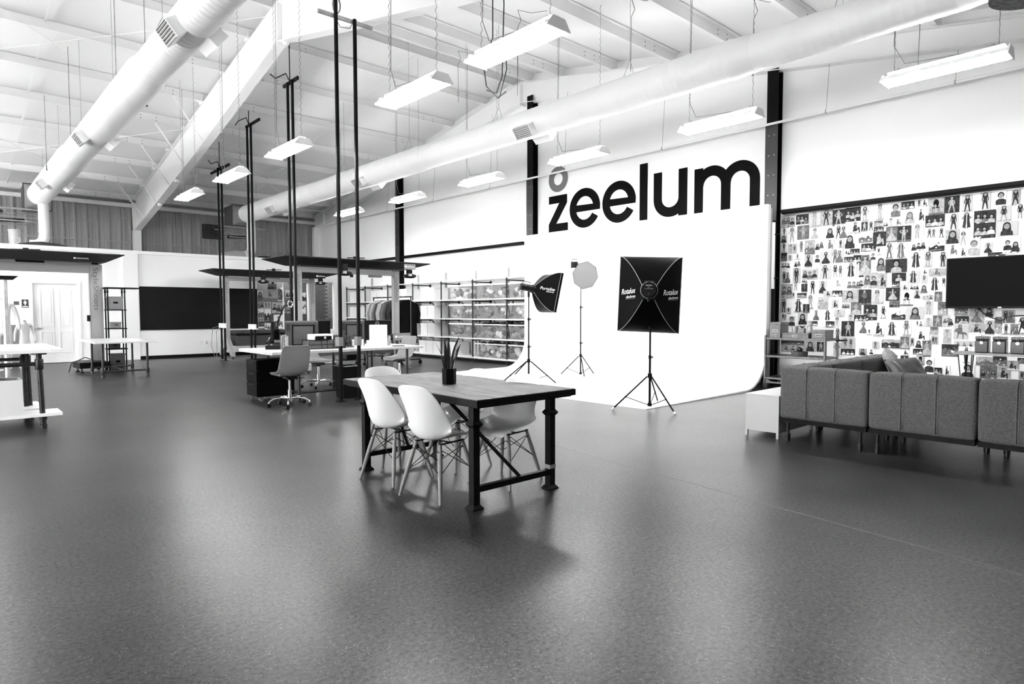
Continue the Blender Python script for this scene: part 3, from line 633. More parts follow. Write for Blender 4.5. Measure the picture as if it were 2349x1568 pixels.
# =================================================================== WALL LETTERING
sg = thing('wall_lettering', 'huge black lowercase company lettering with a grey ring on the white gable wall', 'sign', (11.292, 8.4, 3.27))
def P3(pts): return [(0, y - 8.4, z - 3.27) for y, z in pts]
def flat(name, outer, m, inner=None):
    b = MB()
    if inner is None: b.prism(P3(outer), (-0.006, 0, 0))
    else:
        n = len(outer); q = P3(outer) + P3(inner); q2 = [(-0.006, y, z) for _, y, z in q]
        b.add(q + q2, [(i, (i+1) % n, n + (i+1) % n, n + i) for i in range(n)] + [(2*n + i, 3*n + i, 3*n + (i+1) % n, 2*n + (i+1) % n) for i in range(n)])
    b.build(name, m, sg)
def ell(cy, cz, ry, rz, a0, a1, n): return [(cy - ry*cos(R(a0 + (a1 - a0)*i/n)), cz + rz*sin(R(a0 + (a1 - a0)*i/n))) for i in range(n + 1)]
def arc_band(name, cy, cz, ro, ri, a0, a1, n=28, m=None):
    o = ell(cy, cz, ro[0], ro[1], a0, a1, n); i_ = ell(cy, cz, ri[0], ri[1], a0, a1, n)
    return o, i_
LET = mat('black_sign_paint', 0.003, 0.7, spec=0.05); RING = mat('grey_sign_paint', 0.12, 0.6)
def band(o, i_):
    b = MB(); n = len(o); q = P3(o) + P3(i_)
    q2 = [(-0.006, y, z) for _, y, z in q]; b.add(q + q2, [(k, k+1, n+k+1, n+k) for k in range(n-1)] + [(2*n+k, 3*n+k, 3*n+k+1, 2*n+k+1) for k in range(n-1)] + [(k, 2*n+k, 2*n+k+1, k+1) for k in range(n-1)] + [(n+k, n+k+1, 3*n+k+1, 3*n+k) for k in range(n-1)])
    return b
# ring above the z
o, i_ = arc_band('', 10.76, 4.54, (0.317, 0.306), (0.15, 0.145), 0, 360, 40); band(o, i_).build('ring', RING, sg)
flat('letter', [(11.07, 4.15), (10.468, 4.15), (10.468, 3.95), (10.82, 3.475), (10.44, 3.475), (10.44, 3.285), (11.075, 3.285), (11.075, 3.47), (10.72, 3.965), (11.07, 3.965)], LET)
for (cy_, cz_, rw) in ((9.912, 3.748, 0.468), (8.912, 3.76, 0.464)):
    o, i_ = arc_band('', cy_, cz_, (rw, 0.458), (rw*0.57, 0.27), 0 - 0, 180, 30)
    b = band(o, i_)
    o2, i2 = arc_band('', cy_, cz_, (rw, 0.458), (rw*0.57, 0.27), -180, -30, 26); c = band(o2, i2); b.add(c.v, c.f)
    q = P3([(cy_ + rw*0.6, cz_ + 0.085), (cy_ - rw*0.99, cz_ + 0.06), (cy_ - rw*0.99, cz_ - 0.075), (cy_ + rw*0.6, cz_ - 0.075)]); b.prism(q, (-0.0075, 0, 0))
    b.build('letter', LET, sg)
flat('letter', [(8.345, 4.48), (8.145, 4.48), (8.145, 3.285), (8.345, 3.285)], LET)
def u_shape(y0, y1, zt, zb, w):
    cy_ = (y0 + y1)/2; ry = (y0 - y1)/2; rz_ = ry*0.95
    o = [(y0, zt)] + [(cy_ + ry*cos(R(a)), zb + rz_ - rz_*sin(R(a))) for a in range(0, 181, 10)] + [(y1, zt)]
    i_ = [(y0 - w, zt)] + [(cy_ + (ry - w)*cos(R(a)), zb + rz_ - (rz_ - w)*sin(R(a))) for a in range(0, 181, 10)] + [(y1 + w, zt)]
    return o, i_
o, i_ = u_shape(7.985, 7.18, 4.225, 3.28, 0.2); b = band(o, i_); b.prism(P3([(7.38, 4.225), (7.18, 4.225), (7.18, 3.285), (7.38, 3.285)]), (-0.0075, 0, 0)); b.build('letter', LET, sg)
b = MB(); b.prism(P3([(7.015, 4.15), (6.825, 4.15), (6.825, 3.27), (7.015, 3.27)]), (-0.0075, 0, 0))
for y0, y1 in ((7.015, 6.24), (6.43, 5.655)):
    cy_ = (y0 + y1)/2; ry = (y0 - y1)/2; rz_ = ry*0.98; zt = 4.165; w = 0.195
    o = [(cy_ + ry*cos(R(a)), zt - rz_ + rz_*sin(R(a))) for a in range(0, 181, 10)] + [(y1, 3.27)]
    i_ = [(cy_ + (ry - w)*cos(R(a)), zt - rz_ + (rz_ - w)*sin(R(a))) for a in range(0, 181, 10)] + [(y1 + w, 3.27)]
    c = band(o, i_); b.add([(v[0]*(1.1 if y0 < 7 else 1.0), v[1], v[2]) for v in c.v], c.f)
b.build('letter', LET, sg)

# =================================================================== PHOTO PRINTS ON THE WALL
COLL = '5.12,2.93,0.25,0.22,gLG 4.87,2.94,0.22,0.17,gDL 4.66,2.91,0.2,0.27,sWL 4.46,2.92,0.19,0.27,sLD 4.26,2.9,0.2,0.27,sDL 4.04,2.93,0.24,0.23,gDL 5.19,2.75,0.11,0.13,sWG 5.05,2.68,0.18,0.27,sWL 4.85,2.71,0.2,0.24,sGL 4.65,2.67,0.19,0.21,dWL 4.4,2.66,0.13,0.18,pWD 4.22,2.66,0.2,0.25,tWD 4.01,2.71,0.2,0.2,xWD 5.19,2.62,0.11,0.13,pWD 5.18,2.47,0.11,0.16,sWD 5.03,2.44,0.17,0.18,tWL 4.88,2.46,0.13,0.2,sWG 4.73,2.44,0.17,0.24,lLG 4.57,2.46,0.15,0.16,gWG 4.4,2.46,0.14,0.2,xWG 4.22,2.46,0.09,0.13,sWD 4.08,2.49,0.15,0.24,pWD 5.18,2.3,0.11,0.15,lDG 5.07,2.28,0.08,0.1,sWG 4.94,2.29,0.11,0.1,sWD 4.94,2.17,0.12,0.13,gWL 4.75,2.21,0.13,0.23,dWD 4.6,2.22,0.08,0.28,pWD 4.46,2.24,0.19,0.23,dWD 4.27,2.26,0.18,0.25,tWG 4.11,2.31,0.08,0.11,gWD 4,2.32,0.15,0.08,gDL 4.09,2.19,0.14,0.09,gDG 3.96,2.18,0.12,0.15,gDL 5.15,2.15,0.17,0.15,gWG 5.14,1.94,0.16,0.24,tWD 4.95,1.96,0.13,0.27,sWD 4.72,1.98,0.27,0.18,gWL 4.46,2,0.18,0.24,sWD 4.26,2.01,0.21,0.24,tWD 4.05,2.01,0.17,0.25,kWD 5.12,1.69,0.2,0.25,gLG 4.96,1.78,0.08,0.18,sWL 4.81,1.86,0.1,0.08,gWG 4.81,1.74,0.1,0.14,sDG 4.67,1.74,0.16,0.24,sWD 4.5,1.74,0.12,0.23,dWD 4.26,1.79,0.13,0.14,xWL 4,1.78,0.23,0.18,gWG 5,1.61,0.08,0.11,sWD 4.85,1.61,0.16,0.08,lDL 4.7,1.49,0.1,0.25,sWL 4.49,1.47,0.17,0.21,lWL 4.42,1.63,0.13,0.1,xWD 4.26,1.63,0.16,0.1,gDL 4.06,1.58,0.25,0.2,pLL 5.17,1.43,0.1,0.25,sWD 4.91,1.43,0.15,0.25,kWD 5.08,1.34,0.08,0.11,sWD 4.77,1.38,0.11,0.15,sDG 4.29,1.45,0.11,0.15,xWD 4.12,1.42,0.13,0.1,gWG 3.96,1.38,0.16,0.2,pGL 5.16,1.23,0.1,0.14,tWD 5.02,1.16,0.11,0.17,pWD 4.83,1.2,0.16,0.2,pWD 4.6,1.26,0.1,0.2,dWG 4.41,1.26,0.11,0.19,kWD 4.22,1.3,0.16,0.12,xWL 4.63,1.12,0.11,0.08,gDL 4.36,1.11,0.15,0.1,gDL 4.25,1.14,0.08,0.19,sWL 4.04,1.2,0.08,0.15,sWL 3.88,1.22,0.21,0.1,gDL 4.08,1.04,0.2,0.25,sDL 4.24,0.94,0.09,0.21,sWG 5,0.77,0.41,0.08,lDG 4.99,0.68,0.41,0.12,gLG 4.69,0.72,0.2,0.18,pLD 4.51,0.72,0.14,0.17,sDL 4.24,0.69,0.12,0.22,sWD 4.07,0.8,0.22,0.19,tWG 4.07,0.65,0.22,0.1,gDL 3.86,2.91,0.12,0.25,sWG 3.64,2.92,0.12,0.26,sWL 3.41,2.93,0.13,0.22,pWG 3.24,2.98,0.18,0.12,gDL 3.09,2.99,0.08,0.1,sWD 3.01,2.99,0.08,0.11,xWD 3.21,2.79,0.13,0.2,pWL 3.06,2.81,0.12,0.24,xWD 2.86,2.92,0.19,0.26,cLD 2.87,2.7,0.25,0.18,gDL 3.86,2.71,0.09,0.15,sDL 3.76,2.71,0.09,0.15,sWD 3.65,2.74,0.12,0.09,lGL 3.55,2.72,0.08,0.09,gWL 3.47,2.74,0.08,0.14,sWL 3.37,2.73,0.11,0.11,xWG 3.65,2.65,0.15,0.08,gDL 3.63,2.49,0.19,0.23,xDL 3.46,2.55,0.16,0.25,dGL 3.28,2.54,0.19,0.25,sDL 3.1,2.56,0.16,0.22,sWL 2.91,2.52,0.14,0.16,tWD 2.78,2.51,0.08,0.15,sWD 3.84,2.53,0.21,0.16,lWG 3.79,2.37,0.22,0.13,gDL 3.64,2.29,0.08,0.12,sWD 3.48,2.29,0.09,0.25,sWG 3.32,2.28,0.14,0.25,kWG 3.08,2.34,0.21,0.17,gWD 2.84,2.32,0.21,0.17,lWD 3.72,2.22,0.1,0.11,pWD 3.84,2.07,0.18,0.36,dGL 3.6,2.09,0.13,0.24,pWG 3.38,2.05,0.3,0.21,pDL 3.11,2.12,0.14,0.26,kWD 2.95,2.12,0.11,0.24,sWG 2.75,2.11,0.08,0.23,sWD 3.89,1.79,0.08,0.1,pWD 3.75,1.83,0.21,0.25,gLD 3.58,1.82,0.13,0.25,xLD 3.34,1.87,0.2,0.13,pDL 3.38,1.76,0.11,0.09,gDL 3.14,1.86,0.18,0.2,kWD 2.99,1.93,0.08,0.08,xWD 2.99,1.82,0.08,0.13,sWG 2.82,1.92,0.22,0.12,xLG 2.85,1.74,0.1,0.22,kWD 2.73,1.76,0.08,0.15,sWD 3.26,1.7,0.11,0.09,xWD 3.12,1.7,0.13,0.09,gWD 2.99,1.67,0.09,0.13,pWG 3.83,1.56,0.19,0.25,sDG 3.64,1.56,0.18,0.23,sWL 3.42,1.6,0.2,0.21,dDL 3.39,1.44,0.15,0.1,gGD 3.22,1.53,0.18,0.24,cWG 3.08,1.59,0.08,0.14,dWD 2.94,1.54,0.15,0.08,gWL 2.8,1.55,0.1,0.15,sGL 2.74,1.37,0.12,0.2,lGL 3.74,1.31,0.2,0.25,gDL 3.55,1.31,0.09,0.21,sWD 3.33,1.29,0.2,0.19,lWD 3.1,1.3,0.23,0.2,pWG 2.92,1.38,0.11,0.21,sWL 2.8,1.18,0.12,0.17,sGL 2.68,1.18,0.1,0.17,gWG 3.84,1.06,0.13,0.22,dWG 3.75,0.99,0.08,0.09,sWD 3.61,1.05,0.16,0.25,xWD 3.42,1.05,0.12,0.23,kWD 3.21,1.06,0.12,0.25,sWG 3.04,1.14,0.12,0.09,tWD 2.92,1.16,0.08,0.13,sWL 3,0.95,0.2,0.15,xWD 2.84,1.03,0.1,0.12,lGL 2.66,2.92,0.19,0.25,sDL 2.47,2.91,0.13,0.25,sWD 2.25,2.92,0.12,0.25,sWD 2.07,2.94,0.12,0.2,pWD 1.9,2.92,0.1,0.22,sLD 2.63,2.66,0.11,0.24,sWD 2.47,2.66,0.13,0.25,kWD 2.25,2.69,0.26,0.19,gDL 2.03,2.71,0.16,0.23,sWD 1.85,2.72,0.08,0.21,sWD 2.25,2.49,0.26,0.21,gDL 1.99,2.5,0.25,0.2,pWD 2.64,2.44,0.18,0.21,pLD 2.5,2.4,0.08,0.21,sWL 2.37,2.27,0.14,0.25,pWL 2.2,2.24,0.1,0.16,dWD 1.93,2.26,0.2,0.24,gWD 2.1,2.13,0.2,0.08,lDG 2.5,2.2,0.09,0.16,xWD 2.63,2.24,0.15,0.18,xWG 3.43,0.81,0.26,0.14,lLD 3.23,0.83,0.13,0.2,dGL 3.13,0.85,0.08,0.13,sWD 3.04,0.82,0.1,0.12,pWD 2.93,0.76,0.11,0.26,dGL 2.83,0.89,0.09,0.13,tWD 3.05,0.7,0.13,0.09,gDL 3.65,0.78,0.1,0.12,sWG 3.84,0.66,0.12,0.11,pLD 3.71,0.67,0.09,0.08,pWD 3.22,0.68,0.1,0.09,xWD 3.23,0.59,0.11,0.08,pDL 3.01,0.57,0.11,0.15,cLD 3.02,0.42,0.09,0.14,sWD 2.89,0.49,0.12,0.26,pWD 2.77,0.41,0.1,0.12,gDL 2.66,0.43,0.08,0.19,xWD 2.5,1.32,0.17,0.12,lGL 2.49,1.2,0.17,0.11,gDL 2.31,1.26,0.18,0.22,dLG 2.16,1.31,0.09,0.13,pLD 1.94,1.25,0.15,0.19,tLD 2.66,1.17,0.14,0.15,gWL 2.5,1.02,0.18,0.22,hWD 2.67,0.95,0.1,0.23,dWL 2.3,1.07,0.2,0.15,xLD 2.15,1.09,0.11,0.21,dWD 2.05,1.13,0.08,0.23,lGL 1.96,1.07,0.09,0.15,sWD 1.86,1.07,0.11,0.16,tLG 1.78,1.12,0.08,0.25,sWD 2.45,0.85,0.26,0.08,gWL 2.63,0.74,0.21,0.18,lDG 2.42,0.76,0.08,0.08,pWD 2.42,0.62,0.09,0.12,sWD 2.4,0.45,0.17,0.21,pWD 2.2,0.6,0.2,0.13,lLG 2.02,0.61,0.16,0.14,lDG 2.15,0.44,0.2,0.19,gGD 1.97,0.44,0.15,0.19,xLD 1.87,0.56,0.13,0.13,xLD 1.78,0.63,0.08,0.08,lDG 1.76,0.42,0.08,0.13,sLD'
TONE = {'W': 0, 'L': 1, 'G': 2, 'D': 3}
def circ(cy, cz, ry, rz=None, n=9, a0=0, a1=360): 
    rz = rz or ry; return [(cy + ry*cos(R(a0 + (a1-a0)*i/n)), cz + rz*sin(R(a0 + (a1-a0)*i/n))) for i in range(n if a1 - a0 == 360 else n + 1)]
def print_art(kind, w, h, bg, fg, rnd):
    """flat picture as layered polygons, (poly, tone) in units of the sheet, origin at its centre"""
    o = []; hair = 3 if fg != 3 or bg != 3 else 2; skin = 5 if bg != 1 else 5
    dark = TONE[fg]; leg = 3 if fg in 'DG' and rnd.random() < .75 else 5
    if fg == 'L': hair = rnd.choice([2, 3]); leg = 5
    if bg == 3: dark = {3: 4, 2: 2, 1: 1, 0: 0}[dark]; hair = 4; 
    def person(cx_, base, H, dress=False, coat=False, arms=0, body=None):
        k0 = len(o); cx = 0.0; person_(cx, base, H, dress, coat, arms, body)
        for i in range(k0, len(o)): o[i] = ([(cx_ + x*1.35, y) for x, y in o[i][0]], o[i][1])
    def person_(cx, base, H, dress, coat, arms, body):
        d = dark if body is None else body
        hd = H*0.082; top = base + H
        if dress:
            o.append(([(cx - H*.06, top - H*.16), (cx + H*.06, top - H*.16), (cx + H*.05, top - H*.42), (cx + H*.27, base + H*.12), (cx + H*.2, base + H*.03), (cx - H*.2, base + H*.03), (cx - H*.27, base + H*.12), (cx - H*.05, top - H*.42)], d))
            if rnd.random() < .5: o.append(([(cx - H*.05, base + H*.03), (cx - H*.02, base + H*.03), (cx - H*.03, base - .0), (cx - H*.05, base)], leg)); o.append(([(cx + H*.02, base + H*.03), (cx + H*.05, base + H*.03), (cx + H*.05, base), (cx + H*.03, base)], leg))
        elif coat:
            o.append(([(cx - H*.1, top - H*.16), (cx + H*.1, top - H*.16), (cx + H*.12, top - H*.5), (cx + H*.17, base + H*.06), (cx + H*.03, base + H*.05), (cx, top - H*.4), (cx - H*.03, base + H*.05), (cx - H*.17, base + H*.06), (cx - H*.12, top - H*.5)], d))
            o.append(([(cx - H*.015, top - H*.17), (cx + H*.015, top - H*.17), (cx + H*.012, base + H*.3), (cx - H*.012, base + H*.3)], 1 if bg != 0 else 0))
            for s in (-1, 1): o.append(([(cx + s*H*.02, base + H*.06), (cx + s*H*.08, base + H*.06), (cx + s*H*.07, base), (cx + s*H*.03, base)], 3))
        else:
            st = rnd.uniform(.02, .1)
            for s in (-1, 1): o.append(([(cx + s*H*.005, base + H*.5), (cx + s*H*.08, base + H*.5), (cx + s*(H*.05 + st*H), base), (cx + s*(st*H + H*.005), base)], leg))
            o.append(([(cx - H*.085, top - H*.16), (cx + H*.085, top - H*.16), (cx + H*.065, top - H*.35), (cx + H*.085, base + H*(.44 if rnd.random() < .6 else .28)), (cx - H*.085, base + H*.44), (cx - H*.065, top - H*.35)], d))
        ar = arms or rnd.choice([0, 1, 2])
        for s in (-1, 1):
            if ar == 1: pts = [(cx + s*H*.08, top - H*.17), (cx + s*H*.2, top - H*.33), (cx + s*H*.09, top - H*.46), (cx + s*H*.08, top - H*.42), (cx + s*H*.15, top - H*.33), (cx + s*H*.08, top - H*.23)]
            elif ar == 3: pts = [(cx + s*H*.07, top - H*.2), (cx + s*H*.17, top - H*.02), (cx + s*H*.05, top + H*.03), (cx + s*H*.05, top), (cx + s*H*.12, top - H*.03), (cx + s*H*.04, top - H*.17)]
            else: pts = [(cx + s*H*.08, top - H*.17), (cx + s*H*.13, top - H*.36), (cx + s*H*.12, top - H*.5), (cx + s*H*.09, top - H*.5), (cx + s*H*.095, top - H*.36), (cx + s*H*.06, top - H*.24)]
            o.append((pts, d if not dress else skin))
        o.append((circ(cx, top - hd*1.05, hd*1.15, hd*1.3), hair))
        if rnd.random() < .6: o.append(([(cx - hd*1.2, top - hd), (cx + hd*1.2, top - hd), (cx + hd*1.25, top - hd*3.2), (cx + hd*.5, top - hd*2.4), (cx - hd*.5, top - hd*2.4), (cx - hd*1.3, top - hd*3)], hair))
        o.append((circ(cx, top - hd*1.2, hd*.75, hd*.95), skin)); o.append(([(cx - hd*.3, top - hd*2), (cx + hd*.3, top - hd*2), (cx + hd*.35, top - hd*2.6), (cx - hd*.35, top - hd*2.6)], skin))
    def bust(cx, cz, s, d):
        o.append(([(cx - s*.9, cz - s*1.9), (cx - s*.8, cz - s*.9), (cx - s*.3, cz - s*.6), (cx + s*.3, cz - s*.6), (cx + s*.8, cz - s*.9), (cx + s*.95, cz - s*1.9)], d))
        o.append((circ(cx, cz + s*.08, s*.55, s*.62), hair))
        if rnd.random() < .5: o.append(([(cx - s*.56, cz), (cx + s*.56, cz), (cx + s*.62, cz - s*1.2), (cx + s*.3, cz - s*.7), (cx - s*.3, cz - s*.7), (cx - s*.66, cz - s*1.1)], hair))
        o.append((circ(cx, cz - s*.06, s*.38, s*.47), skin))
        for e in (-1, 1): o.append((circ(cx + e*s*.15, cz + s*.02, s*.05, s*.03, 6), 3))
        o.append(([(cx - s*.12, cz - s*.3), (cx + s*.12, cz - s*.3), (cx + s*.06, cz - s*.34), (cx - s*.06, cz - s*.34)], 3))
    m = min(w, h)
    if kind == 's': person(rnd.uniform(-.04, .04)*w, -h*.47, h*.94)
    elif kind == 'd': person(0, -h*.45, h*.88, dress=True, body=dark)
    elif kind == 'k': person(0, -h*.46, h*.92, coat=True, arms=1)
    elif kind == 't':
        person(-w*.2, -h*.45, h*.86); person(w*.2, -h*.46, h*.8, dress=rnd.random() < .5, body=2)
    elif kind == 'p': bust(0, h*.16, min(h*.42, w*.62), dark)
    elif kind == 'g':
        n = 3 if w > h else 2
        for i in range(n): bust((i - (n-1)/2)*w*.9/n, h*rnd.uniform(-.02, .2), min(h*.3, w*.5/n*1.1), rnd.choice([dark, 2, 1, 0] if bg == 3 else [dark, 2, 3]))
        for i in range(3): o.append((circ(rnd.uniform(-.4, .4)*w, -h*.42, w*.07, h*.05, 7), rnd.choice([0, 1, 2])))
    elif kind == 'x':
        cx = rnd.uniform(-.08, .08)*w; s = m*.17
        o.append(([(cx - s*1.2, -h*.35), (cx - s*.9, h*.1), (cx - s*.3, h*.24), (cx + s*.5, h*.2), (cx + s*.9, 0), (cx + s*1.9, h*.02), (cx + s*2.2, -h*.4), (cx + s*1.6, -h*.4), (cx + s*1.3, -h*.16), (cx + s*.6, -h*.3)], dark))
        o.append((circ(cx, h*.3, s*.75, s*.8), hair)); o.append((circ(cx + s*.1, h*.28, s*.5, s*.6), skin)); o.append(([(cx + s*.3, h*.05), (cx + s*1.2, -h*.05), (cx + s*1.1, -h*.12), (cx + s*.2, -h*.04)], skin))
    elif kind == 'c':
        o.append((circ(0, h*.15, w*.2, h*.25, 10), 4)); o.append(([(-w*.25, -h*.05), (w*.22, -h*.05), (w*.22, -h*.12), (-w*.28, -h*.12)], 4))
        for s in (-.22, -.12, .12, .2): o.append(([(s*w, -h*.1), (s*w + w*.035, -h*.1), (s*w*1.25 + w*.03, -h*.42), (s*w*1.25, -h*.42)], 4))
        o.append((circ(-w*.05, h*.0, w*.09, h*.1), 5)); o.append(([(-w*.5, -h*.5), (w*.5, -h*.5), (w*.5, -h*.4), (-w*.5, -h*.38)], 2))
    elif kind == 'h':
        o.append(([(-w*.45, h*.05), (-w*.3, h*.25), (0, h*.2), (w*.15, 0), (w*.4, -h*.05), (w*.48, -h*.35), (w*.36, -h*.2), (w*.22, -h*.15), (w*.22, -h*.48), (w*.15, -h*.48), (w*.12, -h*.16), (-w*.1, -h*.16), (-w*.22, -h*.46), (-w*.26, -h*.46), (-w*.2, -h*.1), (-w*.3, h*.02), (-w*.42, -h*.02)], 2))
        o.append((circ(-w*.05, h*.38, w*.13, h*.12), 3)); o.append((circ(-w*.04, h*.37, w*.07, h*.08), 5)); o.append(([(-w*.2, h*.28), (w*.1, h*.28), (w*.12, 0), (-w*.2, 0)], 2))
    elif kind == 'l':
        y0 = rnd.uniform(-.1, .1)*h; d = 2 if bg != 2 else 3
        pr = [(-w*.5, -h*.5), (w*.5, -h*.5), (w*.5, y0)] + [(w*(.5 - i/8), y0 + rnd.uniform(-.12, .16)*h) for i in range(1, 8)] + [(-w*.5, y0)]
        o.append((pr, dark if dark != bg else d))
        for i in range(5):
            cx = rnd.uniform(-.4, .4)*w; o.append((circ(cx, rnd.uniform(-.4, .25)*h, w*.07, h*.07, 7), rnd.choice([0, 1, 2, 3])))
        o.append(([(-w*.42, -h*.36), (w*.3, -h*.32), (w*.3, -h*.35), (-w*.42, -h*.4)], 1))
    if kind in 'sdkx' and rnd.random() < .45: o.insert(0, ([(-w*.5, -h*.5), (w*.5, -h*.5), (w*.5, -h*.36), (-w*.5, -h*.38)], {0: 1, 1: 0, 2: 3, 3: 2}.get(bg, 1)))
    return o
KIND_WORD = {'s': 'standing figure', 'd': 'figure in a wide skirt', 'k': 'figure in a long coat', 't': 'two standing figures', 'p': 'head and shoulders portrait', 'g': 'group of faces', 'x': 'seated figure', 'c': 'figure in a tall wicker chair', 'h': 'child on a toy horse', 'l': 'scene with dark foliage'}
TONE_WORD = {'W': 'white', 'L': 'light grey', 'G': 'grey', 'D': 'black'}
FG_WORD = {'D': 'dark', 'G': 'grey', 'L': 'pale'}
def clip_poly(poly, w, h):
    def cl(p, ax, lim, s):
        out = []
        for i in range(len(p)):
            a, b = p[i-1], p[i]; ia, ib = s*a[ax] <= s*lim, s*b[ax] <= s*lim
            if ia != ib:
                t = (lim - a[ax])/(b[ax] - a[ax]); out.append((a[0] + t*(b[0]-a[0]), a[1] + t*(b[1]-a[1])))
            if ib: out.append(b)
        return out
    for ax, lim, s in ((0, w/2, 1), (0, -w/2, -1), (1, h/2, 1), (1, -h/2, -1)):
        if len(poly) < 3: return []
        poly = cl(poly, ax, lim, s)
    return poly if len(poly) > 2 else []
def make_print(x, y, z, w, h, code, name, label, group, axis='X', depth=0.0, rnd=None):
    kind, bgc, fgc = code; bg = TONE[bgc]; b = MB(); sheet = 6 if bg == 0 and rnd.random() < 0.4 else bg; e = 0.0012
    # local frame: picture u to the viewer's right, v up
    def put(u, v, d): return (-d, -u, v) if axis == 'X' else (u, -d, v)
    b.add([put(s*w/2, t*h/2, q) for q in (0, e) for s, t in ((-1, -1), (1, -1), (1, 1), (-1, 1))], [(0, 1, 2, 3), (4, 5, 6, 7), (0, 1, 5, 4), (1, 2, 6, 5), (2, 3, 7, 6), (3, 0, 4, 7)], sheet)
    lay = e
    for poly, tone in print_art(kind, w, h, bg, fgc, rnd):
        p = clip_poly(poly, w*0.99, h*0.99)
        if not p: continue
        lay += 0.00025
        c = [(sum(q[0] for q in p)/len(p)), (sum(q[1] for q in p)/len(p))]
        b.add([put(u, v, lay) for u, v in p], [tuple(range(len(p)))], tone)
    o = b.build(name, SHADE, fix=False); o.location = (x, y, z)
    me = o.data
    for pl in me.polygons:
        if axis == 'X' and pl.normal.x > 0: pl.flip()
        if axis == 'Y' and pl.normal.y > 0: pl.flip()
    return tag(o, label, 'photo print', group)
rnd = random.Random(11); items = []
for it in COLL.split():
    a = it.split(','); items.append([float(v) for v in a[:4]] + [a[4]])
rows = sorted(range(len(items)), key=lambda i: -items[i][1])
cellrow = {}
for i, it in enumerate(items): cellrow[i] = int((3.06 - it[1])/0.24)
bycell = {}
for i, it in enumerate(items): bycell.setdefault(cellrow[i], []).append(i)
for r_, ids in bycell.items():
    ids.sort(key=lambda i: -items[i][0])
    for k, i in enumerate(ids):
        y, z, w, h, code = items[i]
        lab = '%s %s print on %s paper, %s row, %s along' % (FG_WORD[code[2]], KIND_WORD[code[0]], TONE_WORD[code[1]], ORD[r_], ORD[k])
        make_print(XW - 0.004 - rnd.uniform(0.0, 0.008) - 0.002*(i % 3), y, z, w, h, code, 'photo_print', lab, 'photo prints covering the gable wall', rnd=rnd)
for k, (x, z, w, h) in enumerate([(7.74, 1.86, 0.18, 0.33), (8.13, 2.16, 0.3, 0.24), (8.07, 1.91, 0.46, 0.22), (8.41, 1.92, 0.2, 0.44), (8.72, 1.94, 0.31, 0.26), (7.74, 1.56, 0.21, 0.22), (7.74, 1.32, 0.21, 0.25), (7.97, 1.56, 0.23, 0.22), (7.97, 1.22, 0.22, 0.45), (8.33, 1.48, 0.44, 0.36), (7.74, 1.06, 0.21, 0.23), (7.99, 0.87, 0.25, 0.21), (7.74, 0.82, 0.21, 0.1), (8.34, 1.02, 0.36, 0.46), (8.65, 1.4, 0.13, 0.2), (9.2, 1.85, 0.14, 0.28), (9.2, 1.49, 0.13, 0.43)]):
    code = rnd.choice(['gWD', 'lWD', 'gWG', 'pWG', 'tWG', 'gLD', 'lWG', 'xWG'])
    make_print(x, YP + 0.1, z, w, h, code, 'poster', 'drawing of %s inside office glass, %s from chalkboard' % (KIND_WORD[code[0]], ORD[k]), 'drawings taped behind the office window', axis='Y', rnd=rnd)

# =================================================================== DINING TABLE
tb = thing('dining_table', 'long dining table with worn wooden top on black steel posts', 'table', (3.095, 4.145, 0))
def TB(): return MB()
hx, hy = 0.478, 0.92
MB().box(-hx, -hy, 0.712, hx, hy, 0.75).build('tabletop', TABLEW, tb, bevel=0.003)
e = MB()
for (x0, y0, x1, y1) in ((-hx - .004, -hy - .004, hx + .004, -hy), (-hx - .004, hy, hx + .004, hy + .004), (-hx - .004, -hy, -hx, hy), (hx, -hy, hx + .004, hy)): e.box(x0, y0, 0.70, x1, y1, 0.746)
e.build('edge_band', BLACKW, tb)
MB().box(-hx + .02, -hy + .02, 0.69, hx - .02, hy - .02, 0.712).build('underframe', BLACK, tb)
for lx, ly in ((-0.44, -0.84), (0.30, -0.83), (-0.44, 0.61), (0.30, 0.63)):
    b = MB().box(lx - .0275, ly - .0275, 0.012, lx + .0275, ly + .0275, 0.69)
    leg = b.build('leg', BLACKW, tb, bevel=0.002)
    c = MB(); c.lathe((lx, ly, 0.575), [(0.034, -0.02), (0.045, 0), (0.045, 0.006), (0.034, 0.026)], n=4); 
    c2 = MB()
    for s in ((-1, -1), (1, -1), (1, 1), (-1, 1)): pass
    c2.add([(lx + s*q, ly + t*q, z) for z, q in ((0.555, .029), (0.575, .043), (0.58, .043), (0.6, .029)) for s, t in ((-1, -1), (1, -1), (1, 1), (-1, 1))], [(4*i + j, 4*i + (j+1) % 4, 4*i + 4 + (j+1) % 4, 4*i + 4 + j) for i in range(3) for j in range(4)])
    c2.build('collar', BLACKW, leg)
    MB().add([(lx + s*q, ly + t*q, z) for z, q in ((0.0, .046), (0.008, .046), (0.03, .029)) for s, t in ((-1, -1), (1, -1), (1, 1), (-1, 1))], [(4*i + j, 4*i + (j+1) % 4, 4*i + 4 + (j+1) % 4, 4*i + 4 + j) for i in range(2) for j in range(4)] + [(3, 2, 1, 0)]).build('foot', BLACKW, leg)
for ly in (-0.835, 0.62): MB().box(-0.44, ly - .02, 0.11, 0.30, ly + .02, 0.15).build('stretcher', BLACKW, tb)
MB().bar((-0.42, -0.55, 0.69), (-0.02, -0.835, 0.15), 0.025, 0.025).build('brace', BLACKW, tb)
MB().bar((-0.42, 0.25, 0.69), (-0.02, 0.62, 0.15), 0.02, 0.02).build('brace', BLACKW, tb)
MB().box(0.27, -0.86, 0.155, 0.331, -0.80, 0.185).build('tape', mat('masking_tape', 0.3, 0.6), tb)

